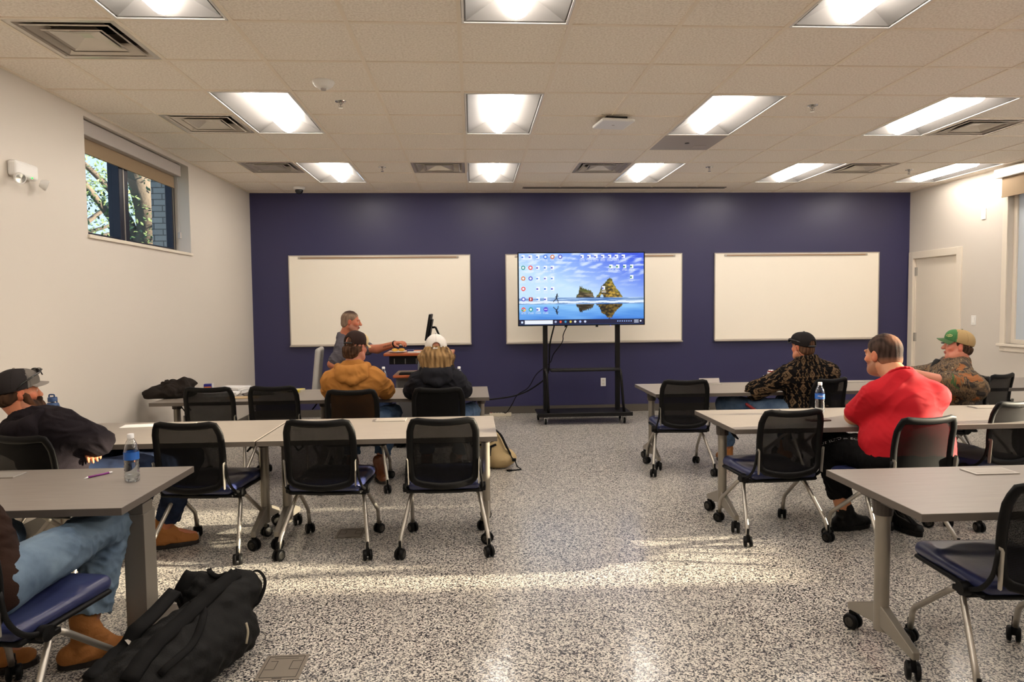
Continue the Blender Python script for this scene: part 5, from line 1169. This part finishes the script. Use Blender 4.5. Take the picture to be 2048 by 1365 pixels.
M_dh = cloth('charcoal_jersey', (32, 32, 37)); top_garment(P, M_dh, 'hoodie', e=.020, amp=.010, seed=32, hang=.008); hood(P, M_dh, s=1.1); P.trousers(D_mid, seed=6); [P.shoe(q, M_brboot, M_sole) for q in 'lr']

# 4 bearded man at the left edge
P = Person('person with a long beard and dark cap, slouching with arms crossed at the left edge', -2.35, 4.02, -14, lean=-12, side=-14, g=1.15, sh=1.1, tl=.84, head=(-2.535, 3.96, 1.055), hyaw=-40, hpitch=0, skin=(198, 126, 92), hs=1.0,
           re=(-2.13, 3.99, .765), rw=(-2.30, 4.17, .76), le=(-2.44, 4.26, .79), lw=(-2.225, 4.05, .722), rk=(-1.74, 4.27, .60), ra=(-1.965, 4.40, .12), rt=(-1.76, 4.48, .05), lk=(-1.98, 4.48, .58), la=(-2.28, 4.56, .12), lt=(-2.12, 4.62, .05))
P.body(.006, hcurl=14, stub=(70, 46, 34)); P.hair([(42, 28, 20), (74, 52, 36)], 'short', capped=True); P.cap((44, 40, 40), (128, 120, 112), front=(112, 106, 100), tilt=2, up=.0, flat=True, curve=.010); P.shades(24, .062, .014)
V = Vol(.0045); V.ell((0, .078, -.098), (.062, .060, .060), k=.02).ell((0, .082, -.145), (.044, .044, .055), k=.03).cap((-.070, .012, -.02), (-.050, .055, -.085), .020, .032, k=.02).cap((.070, .012, -.02), (.050, .055, -.085), .020, .032, k=.02).cap((-.030, .098, -.046), (.030, .098, -.046), .013, k=.01).ell((0, .118, -.064), (.016, .014, .007), k=.004, mode='-')
b0, b1 = lin(42, 28, 20), lin(84, 54, 34); P.onhead(solid(V, 'beard', M_hairp, None, disp=lambda p: .0035*wob(p, 130, 6, aniso=(1, 1, .3)), color=lambda v: b0+(b1-b0)*np.clip(.5+.5*wob(v, 100, 9, aniso=(1, 1, .2))-(v[:, 2]+.1)*3, 0, 1)[:, None]))
M_bh = cloth('dark_plum_jersey', (32, 27, 31)); top_garment(P, M_bh, 'hoodie', e=.024, amp=.011, seed=42, hang=.010, h=.0065); hood(P, M_bh, s=1.2); P.trousers(D_dark, seed=9); [P.shoe(q, M_tanboot, M_sole) for q in 'lr']

# 5 jeans and brown jacket, cropped at the lower left
P = Person('person cropped at the lower left in a brown jacket, light jeans and tan boots', -1.80, 2.50, -22, lean=-10, side=-20, g=1.1, sh=1.1, head=(-2.10, 2.36, 1.13), hyaw=-25, skin=(190, 130, 104),
           re=(-1.86, 2.47, .70), rw=(-2.04, 2.76, .68), le=(-2.3, 2.50, .74), lw=(-2.12, 2.76, .69), rk=(-1.605, 3.09, .572), ra=(-1.665, 2.96, .14), rt=(-1.52, 3.03, .05), lk=(-1.95, 2.90, .57), la=(-2.06, 2.90, .14), lt=(-1.9, 2.97, .05))
P.body(.007); P.hair([(60, 42, 30), (90, 64, 46)], 'short'); top_garment(P, cloth('brown_canvas', (44, 28, 21)), 'jacket', e=.030, amp=.012, seed=52, hang=.014, hem=-.13); P.trousers(D_light, seed=8, e=.014, amp=.013, h=.006, flare=.024); [P.shoe(q, M_tanboot, M_sole, high=.09, r=.05) for q in 'lr']

# 6 patterned fleece
def fleece_col(P):
    bg, fg = lin(16, 14, 14), lin(104, 84, 62)
    def f(v):
        q = (v-P.P) @ P.Rt; X, Y, Z = q.T; a = np.arctan2(X, -Y)*.20; arm = (np.abs(X) > .235)
        u = np.where(arm, Y*1.2+Z*.6, a*1.0); w_ = np.where(arm, Z-.5*Y, Z); p, h_ = .115, .24
        du = np.abs((u/p+.5) % 1-.5)*p; col_ = np.floor(u/p+.5); w2 = w_+.5*h_*(col_ % 2); dz = np.abs((w2/h_) % 1-.5)*h_
        dia = du*.9+dz*.75; on = (np.abs(dia-.030) < .0045) | (dia < .0095) | (np.abs(dia-.020) < .003)
        on |= (du < .0045) & (np.sin(w_*240) > -.2) & (dz > .03); on |= (np.abs(dz-.055) < .004) & (du < .022) | (np.abs(dz-.068) < .0035) & (du < .014)
        on |= (np.abs(((w_-.34+.5) % 1)-.5) < .005) & (np.sin(u*170) > 0); on |= (np.abs(np.abs(du-.045)-np.abs(dz-.09)*.6) < .0035) & (dz > .07)
        on &= (Z > .05); c = np.tile(bg, (len(v), 1)); c[on] = fg; return c
    return f
P = Person('person from behind in a black fleece with tan geometric pattern and black cap', 2.95, 5.88, -6, lean=-3, side=-4, g=1.1, sh=1.12, tl=.92, head=(2.895, 5.88, 1.118), hyaw=19, hpitch=0, skin=(196, 130, 98),
           le=(2.515, 6.00, .72), lw=(2.70, 6.22, .745), re=(3.19, 6.02, .74), rw=(3.02, 6.28, .76), lk=(2.30, 6.17, .58), la=(2.37, 6.28, .11), lt=(2.36, 6.44, .05), rk=(2.98, 6.40, .57), ra=(3.0, 6.42, .11), rt=(3.02, 6.58, .05))
P.body(); P.hair([(62, 42, 30), (98, 70, 50)], 'buzz', capped=True); P.cap((30, 27, 27), (34, 31, 31), opening=True, strap=(30, 26, 26), tilt=0, flat=True, curve=.006); P.shades(-4, .056, .008)
M_fl = mat('patterned_fleece', rough=.95, attr=True, bump=.5, bscale=190, spec=.1); fc = fleece_col(P)
def collar(V):
    for hh in (.045, .07):
        pts = neckring(P, hh, .078, 0)
        for a, b in zip(pts, pts[1:]): V.cap(a, b, .020, k=.012)
top_garment(P, M_fl, 'fleece_jacket', e=.026, h=.0055, amp=.008, seed=62, hang=.012, color=fc, extra=collar, neck=-.005); P.trousers(D_mid, seed=19, e=.014); [P.shoe(q, M_tanboot, M_sole) for q in 'lr']
V = Vol(.006); V.cap(P.w2l((2.44, 6.00, .60)), P.w2l((2.50, 5.95, .55)), .014, k=.01).cap(P.w2l((2.50, 5.95, .55)), P.w2l((2.56, 5.95, .49)), .012, k=.01); P.part(V, 'red_lanyard', mat('red_strap', srgb(126, 26, 28), .6))
b = MB(); ear = [tuple(P.hc+P.Rh @ V3(-.086, -.005, -.0)), tuple(P.hc+P.Rh @ V3(-.088, -.04, -.05)), tuple(P.hc+P.Rh @ V3(-.065, -.09, -.10)), tuple(P.hc+P.Rh @ V3(-.02, -.125, -.13))]; b.tube(bez(ear, 6), .0018, 6).build('earphone_cord', M_black, P.root, smooth=True)

# 7 red shirt
P = Person('person from behind in a red t-shirt and black track pants, leaning on the table', 2.655, 4.02, -6, pz=.545, lean=14, side=0, g=1.48, sh=1.16, tl=1.03, head=(2.650, 4.30, 1.165), hyaw=17, hpitch=-4, skin=(192, 134, 100), hs=1.14,
           le=(2.435, 4.26, .775), lw=(2.66, 4.46, .755), re=(2.95, 4.38, .80), rw=(2.80, 4.56, .76), lk=(2.345, 4.40, .565), la=(2.44, 4.36, .12), lt=(2.62, 4.40, .04), rk=(2.86, 4.50, .56), ra=(2.80, 4.36, .13), rt=(2.83, 4.22, .05))
P.body(.006, stub=(60, 44, 36)); P.hair([(38, 28, 24), (70, 54, 46)], 'buzz', thin=True)
M_red = mat('red_cotton', srgb(176, 14, 28), .8, bump=.06, bscale=240, spec=.25); top_garment(P, M_red, 't_shirt', sleeves='short', e=.014, h=.0065, amp=.0075, seed=72, hem=-.15, freq=13, neck=-.012, hang=.010)
V = Vol(.005); pts = neckring(P, .050, .086, 0)
for a, b in zip(pts, pts[1:]): V.cap(a, b, .0085, k=.006)
P.part(V, 'neck_rib', M_red)
M_bp = cloth('black_track_cloth', (12, 11, 12)); tr = P.trousers(M_bp, seed=29, e=.016, amp=.012, name='track_pants', flare=.008, upto=.95, h=.0065)
for q in 'lr':
    V = Vol(.005); A, K = P.J[q+'a'], P.J[q+'k']; V.cap(lerp(K, A, .90), A, .046, .05, k=.02); P.part(V, 'sock', M_black); P.shoe(q, M_black, M_black, 'shoe', high=.03)
bpy.context.view_layer.update()
def decal(P, obj, s, size, pts, m, name='lettering', off=.003, out=(0, -1, .45)):
    """lays lettering along the world points pts, pressed on to the surface of obj"""
    o = text_obj(s, size, m, name, None, .0001); me_ = obj.data; bv = BVHTree.FromPolygons([v.co for v in me_.vertices], [list(p_.vertices) for p_ in me_.polygons])
    L = [Vector(P.w2l(q)) for q in pts]; seg = [(b-a).length for a, b in zip(L, L[1:])]; tot = sum(seg); xs_ = [v.co.x for v in o.data.vertices]; x0, x1 = min(xs_), max(xs_); dirn = -Vector(P.Rw.T @ np.array(out, float)).normalized()
    last = None
    for v in o.data.vertices:
        t = (v.co.x-x0)/(x1-x0)*tot; k = 0
        while k < len(seg)-1 and t > seg[k]: t -= seg[k]; k += 1
        a, b = L[k], L[k+1]; d = (b-a).normalized(); up_ = d.cross(dirn); up_ = up_ if up_.z > 0 else -up_; c = a+d*t+up_.normalized()*v.co.y-dirn*.25
        h_ = bv.ray_cast(c, dirn); last = (h_[0]-dirn*off) if h_[0] is not None else (last or c+dirn*.25); v.co = last
    o.parent = obj; return o
M_prt = mat('white_print', srgb(206, 202, 200), .6)
decal(P, tr, 'UNLTD \u2261 ECKO \u2261 UNLTD', .023, [(2.262, 4.35, .575), (2.34, 4.29, .615), (2.43, 4.20, .61), (2.54, 4.08, .575)], M_prt)

# 8 camouflage jacket
M_camo, n, l, p = nodes_mat('woodland_camouflage'); tc = n.new('ShaderNodeTexCoord')
def NZ(sc, det=4, dist=0, mp=None):
    q = n.new('ShaderNodeTexNoise'); q.inputs['Scale'].default_value = sc; q.inputs['Detail'].default_value = det; q.inputs['Distortion'].default_value = dist
    if mp: k = n.new('ShaderNodeMapping'); k.inputs['Scale'].default_value = mp; k.inputs['Rotation'].default_value = (.5, .9, .3); l.new(tc.outputs['Object'], k.inputs[0]); l.new(k.outputs[0], q.inputs['Vector'])
    else: l.new(tc.outputs['Object'], q.inputs['Vector'])
    return q
def RP(src, stops):
    q = n.new('ShaderNodeValToRGB'); q.color_ramp.interpolation = 'CONSTANT'; e = q.color_ramp.elements; e[0].position = stops[0][0]; e[0].color = stops[0][1]; e[1].position = stops[1][0]; e[1].color = stops[1][1]
    for a, b in stops[2:]: k = e.new(a); k.color = b
    l.new(src, q.inputs[0]); return q
def MX(f, a, b): q = n.new('ShaderNodeMixRGB'); l.new(f, q.inputs[0]); l.new(a, q.inputs[1]); l.new(b, q.inputs[2]); return q
base = RP(NZ(7, 8, 1.2).outputs['Fac'], [(0, srgb(36, 28, 20)), (.40, srgb(78, 62, 42)), (.47, srgb(112, 88, 58)), (.53, srgb(48, 35, 24)), (.60, srgb(136, 114, 82)), (.66, srgb(34, 26, 18))])
bark = RP(NZ(26, 5, .6, (1, 5, 1)).outputs['Fac'], [(0, srgb(50, 38, 26)), (.45, srgb(108, 88, 62)), (.55, srgb(66, 50, 33)), (.64, srgb(158, 140, 110))])
m1 = RP(NZ(5, 3).outputs['Fac'], [(0, (0, 0, 0, 1)), (.47, (1, 1, 1, 1)), (.58, (0, 0, 0, 1))]); c1_ = MX(m1.outputs[0], base.outputs[0], bark.outputs[0])
m2 = RP(NZ(7, 6, .5).outputs['Fac'], [(0, (0, 0, 0, 1)), (.58, (1, 1, 1, 1))]); rgb = n.new('ShaderNodeRGB'); rgb.outputs[0].default_value = srgb(134, 80, 32); c2_ = MX(m2.outputs[0], c1_.outputs[0], rgb.outputs[0])
nz = NZ(6.3, 5, .8); mpv = n.new('ShaderNodeMapping'); mpv.inputs['Location'].default_value = (5, 3, 8); l.new(tc.outputs['Object'], mpv.inputs[0]); l.new(mpv.outputs[0], nz.inputs['Vector'])
m3 = RP(nz.outputs['Fac'], [(0, (0, 0, 0, 1)), (.645, (1, 1, 1, 1))]); rg2 = n.new('ShaderNodeRGB'); rg2.outputs[0].default_value = srgb(58, 84, 40); c3_ = MX(m3.outputs[0], c2_.outputs[0], rg2.outputs[0]); l.new(c3_.outputs[0], p.inputs['Base Color']); p.inputs['Roughness'].default_value = .8
P = Person('person reclining in a camouflage jacket and green and tan cap, facing left', 4.12, 5.80, 64, pz=.55, lean=-12, side=0, g=1.5, sh=1.28, tl=.93, head=(4.195, 5.72, 1.115), hyaw=60, hpitch=4, skin=(206, 136, 112), hs=1.0,
           le=(4.11, 5.42, .785), lw=(3.63, 5.47, .91), re=(4.10, 6.12, .80), rw=(3.78, 5.98, .80), lk=(3.62, 5.74, .57), la=(3.60, 5.80, .11), rk=(3.66, 6.02, .57), ra=(3.62, 6.08, .11), lt=(3.45, 5.82, .05), rt=(3.45, 6.1, .05))
P.body(.0055, hcurl=35); P.hair([(50, 36, 26), (84, 62, 46)], 'short', capped=True); hat = P.cap((168, 142, 100), (62, 92, 52), front=(70, 118, 72), tilt=4, up=.010, size=1.03, curve=.026)
top_garment(P, M_camo, 'camouflage_jacket', sleeves='mid', e=.030, amp=.013, seed=82, hang=.016, freq=15, hem=-.14, neck=.01); P.trousers(D_dark, seed=39); [P.shoe(q, M_brboot, M_sole) for q in 'lr']
V = Vol(.006); V.ell(P.t(0, .125, .36), (.07, .05, .11), k=.02, R=P.Rt); V.plane(P.t(0, .0, .46), P.Rt @ V3(0, 0, 1)); P.part(V, 'black_shirt_front', M_black)
V = Vol(.006); V.cap(P.t(-.11, .07, .47), P.t(-.05, .17, .33), .022, .016, k=.02).cap(P.t(-.12, -.03, .50), P.t(-.11, .07, .47), .02, .022, k=.02).cap(P.t(.11, .07, .47), P.t(.05, .17, .33), .022, .016, k=.02); P.part(V, 'jacket_collar', M_camo)
b = MB()                                           # looped emblem on the front of the cap
for k in range(3):
    a0 = -.018+.018*k; b.tube([(a0+(.012, .008, .011)[k]*math.cos(a), 0, (.009, .013, .008)[k]*math.sin(a)) for a in [q*math.pi/6 for q in range(12)]], .0017, 6, closed=True)
o = b.build('cap_emblem', mat('gold_thread', srgb(206, 196, 130), .6), hat); o.matrix_local = Matrix.Rotation(math.radians(38), 4, 'Z') @ Matrix.Translation((0, .104, .088)) @ Matrix.Rotation(math.radians(24), 4, 'X')

# ------------------------------------------------------------------ bags
M_bk = mat('black_pack_nylon', srgb(14, 13, 12), .7, spec=.2, bump=.25, bscale=150); M_web = mat('black_webbing', srgb(11, 10, 10), .75, spec=.15)
t = thing('backpack', 'large black backpack slumped on the floor against the desk foot at the lower left', 'backpack', (-1.19, 2.84, 0), 0)
A = V3(-.12, -.34, .12); B_ = V3(.115, .26, .235)       # bottom end and top end, world axes
V = Vol(.006); V.cap(A, B_, .115, .098, k=.03, sc=(1.1, 1, .95)).cap(V3(-.06, -.32, .10), V3(.12, .12, .13), .125, .105, k=.05).ell((-.04, .27, .23), (.11, .085, .10), k=.05).cap((.02, -.25, .10), (.16, .1, .12), .10, .08, k=.05).ell(B_+V3(-.02, .06, -.02), (.09, .06, .06), k=.05)
V.plane((0, 0, .004), (0, 0, -1), k=.004); bp = solid(V, 'body', M_bk, t, disp=lambda p: .014*(folds(p, 13, 3)-.5)+.004*wob(p, 60, 2))
bpm = bp.data; bvb = BVHTree.FromPolygons([v.co for v in bpm.vertices], [list(q.vertices) for q in bpm.polygons])
def strap(pts, wd, th, name, par, lift=.004, m=M_web, cam_=Vector((.35, -.75, .9))):
    P3 = bez(pts, 6); d0 = -cam_.normalized(); out = []
    for q in P3:
        h_ = bvb.ray_cast(q-d0*.6, d0); out.append(h_[0]-d0*lift if h_[0] is not None and (h_[0]-q).length < .25 else q)
    b = MB(); pr = None
    for i, q in enumerate(out):
        a = out[max(i-1, 0)]; c = out[min(i+1, len(out)-1)]; tg = (c-a).normalized(); sd_ = tg.cross(-d0).normalized(); nn = sd_.cross(tg).normalized()
        ring = [b.bm.verts.new(q+sd_*x*wd+nn*z) for x, z in ((-.5, 0), (-.42, th), (.42, th), (.5, 0), (.4, -th), (-.4, -th))]
        if pr: [b.bm.faces.new((pr[k], pr[(k+1) % 6], ring[(k+1) % 6], ring[k])) for k in range(6)]
        else: b.bm.faces.new(ring[::-1])
        pr = ring
    b.bm.faces.new(pr); return b.build(name, m, par, smooth=True)
s1 = strap([(-.08, .26, .33), (-.10, .12, .30), (-.11, -.06, .28), (-.15, -.26, .25), (-.18, -.38, .18)], .062, .010, 'shoulder_strap', t)
s2 = strap([(.12, .24, .33), (.09, .10, .33), (.04, -.08, .30), (-.02, -.26, .24), (-.05, -.38, .16)], .066, .012, 'shoulder_strap', t)
strap([(-.02, .30, .33), (.04, .22, .345), (.12, .25, .33)], .022, .004, 'yoke_webbing', t, lift=.012)
MB().tube(bez([(.12, .31, .27), (.19, .31, .31), (.235, .28, .27), (.22, .23, .20), (.18, .20, .18)], 6), .008, 8, flat=.5).build('grab_handle', M_web, t, smooth=True)
strap([(.02, .02, .33), (.09, -.05, .3), (.10, -.2, .24), (.04, -.34, .18)], .03, .004, 'side_piping', t)
tri = MB().prism([(-.014, .010), (.014, .010), (.0, -.014)], 0, .0015); o = tri.build('triangle_badge', mat('badge_white', srgb(196, 188, 178), .5), s1)
h_ = bvb.ray_cast(Vector((-.135, -.20, .26))+Vector((.35, -.75, .9)).normalized()*.5, -Vector((.35, -.75, .9)).normalized()); o.matrix_local = Matrix.Translation((h_[0] if h_[0] else Vector((-.17, -.2, .25)))+Vector((.35, -.75, .9)).normalized()*.018) @ Vector((.35, -.75, .9)).to_track_quat('Z', 'Y').to_matrix().to_4x4()
MB().tube(bez([(.232, .02, .20), (.245, .0, .17), (.243, -.02, .13)], 4), .005, 6).build('zip_pull', mat('tan_cord', srgb(150, 140, 120), .6), t, smooth=True)
MB().tube(bez([(.14, -.18, .06), (.2, -.2, .01), (.24, -.24, .006), (.19, -.28, .006), (.26, -.33, .006)], 6), .005, 6, flat=.5).build('loose_strap', M_web, t, smooth=True)

t = thing('duffel_bag', 'tan canvas backpack with black webbing standing behind the aisle end table', 'backpack', (.19, 6.36, 0), 0); M_tb = mat('tan_canvas', srgb(182, 158, 114), .8, bump=.2, bscale=160)
t.name = 'canvas_backpack'
V = Vol(.006); V.cap((.02, 0, .10), (-.12, .06, .36), .115, .09, k=.03, sc=(1, 1, 1)).ell((.05, 0, .09), (.15, .12, .09), k=.04).ell((-.04, .0, .2), (.12, .12, .16), k=.05); V.plane((0, 0, .002), (0, 0, -1), k=.004)
bp = solid(V, 'body', M_tb, t, disp=lambda p: .009*(folds(p, 18, 13)-.5)); bpm = bp.data; bvb = BVHTree.FromPolygons([v.co for v in bpm.vertices], [list(q.vertices) for q in bpm.polygons]); cm_ = Vector((0, -1, .35))
for pts in ([(-.14, 0, .20), (-.08, 0, .215), (-.01, 0, .235)], [(-.14, 0, .145), (-.08, 0, .16), (.01, 0, .195)], [(-.15, 0, .255), (-.10, 0, .262), (-.055, 0, .285)], [(-.05, 0, .09), (-.046, 0, .14), (-.04, 0, .18)], [(-.12, 0, .36), (-.09, 0, .32), (-.05, 0, .28)]): strap(pts, .020, .003, 'webbing_strip', t, .003, cam_=cm_)
MB().tube(bez([(-.04, -.06, .40), (.05, -.08, .32), (.10, -.09, .22), (.14, -.08, .14), (.15, -.09, .11)], 6), [.016]*6+[.022]*8+[.018]*5+[.010]*6, 8, flat=.45).build('shoulder_strap', M_web, t, smooth=True)
MB().tube(bez([(.15, -.09, .11), (.18, -.11, .08), (.20, -.12, .03), (.23, -.15, .008), (.15, -.17, .006), (.11, -.18, .006)], 5), .008, 6, flat=.4).box(.10, .15, -.195, -.16, .003, .012).box(.155, .19, -.125, -.095, .075, .10).build('buckle_strap', M_web, t, smooth=False)
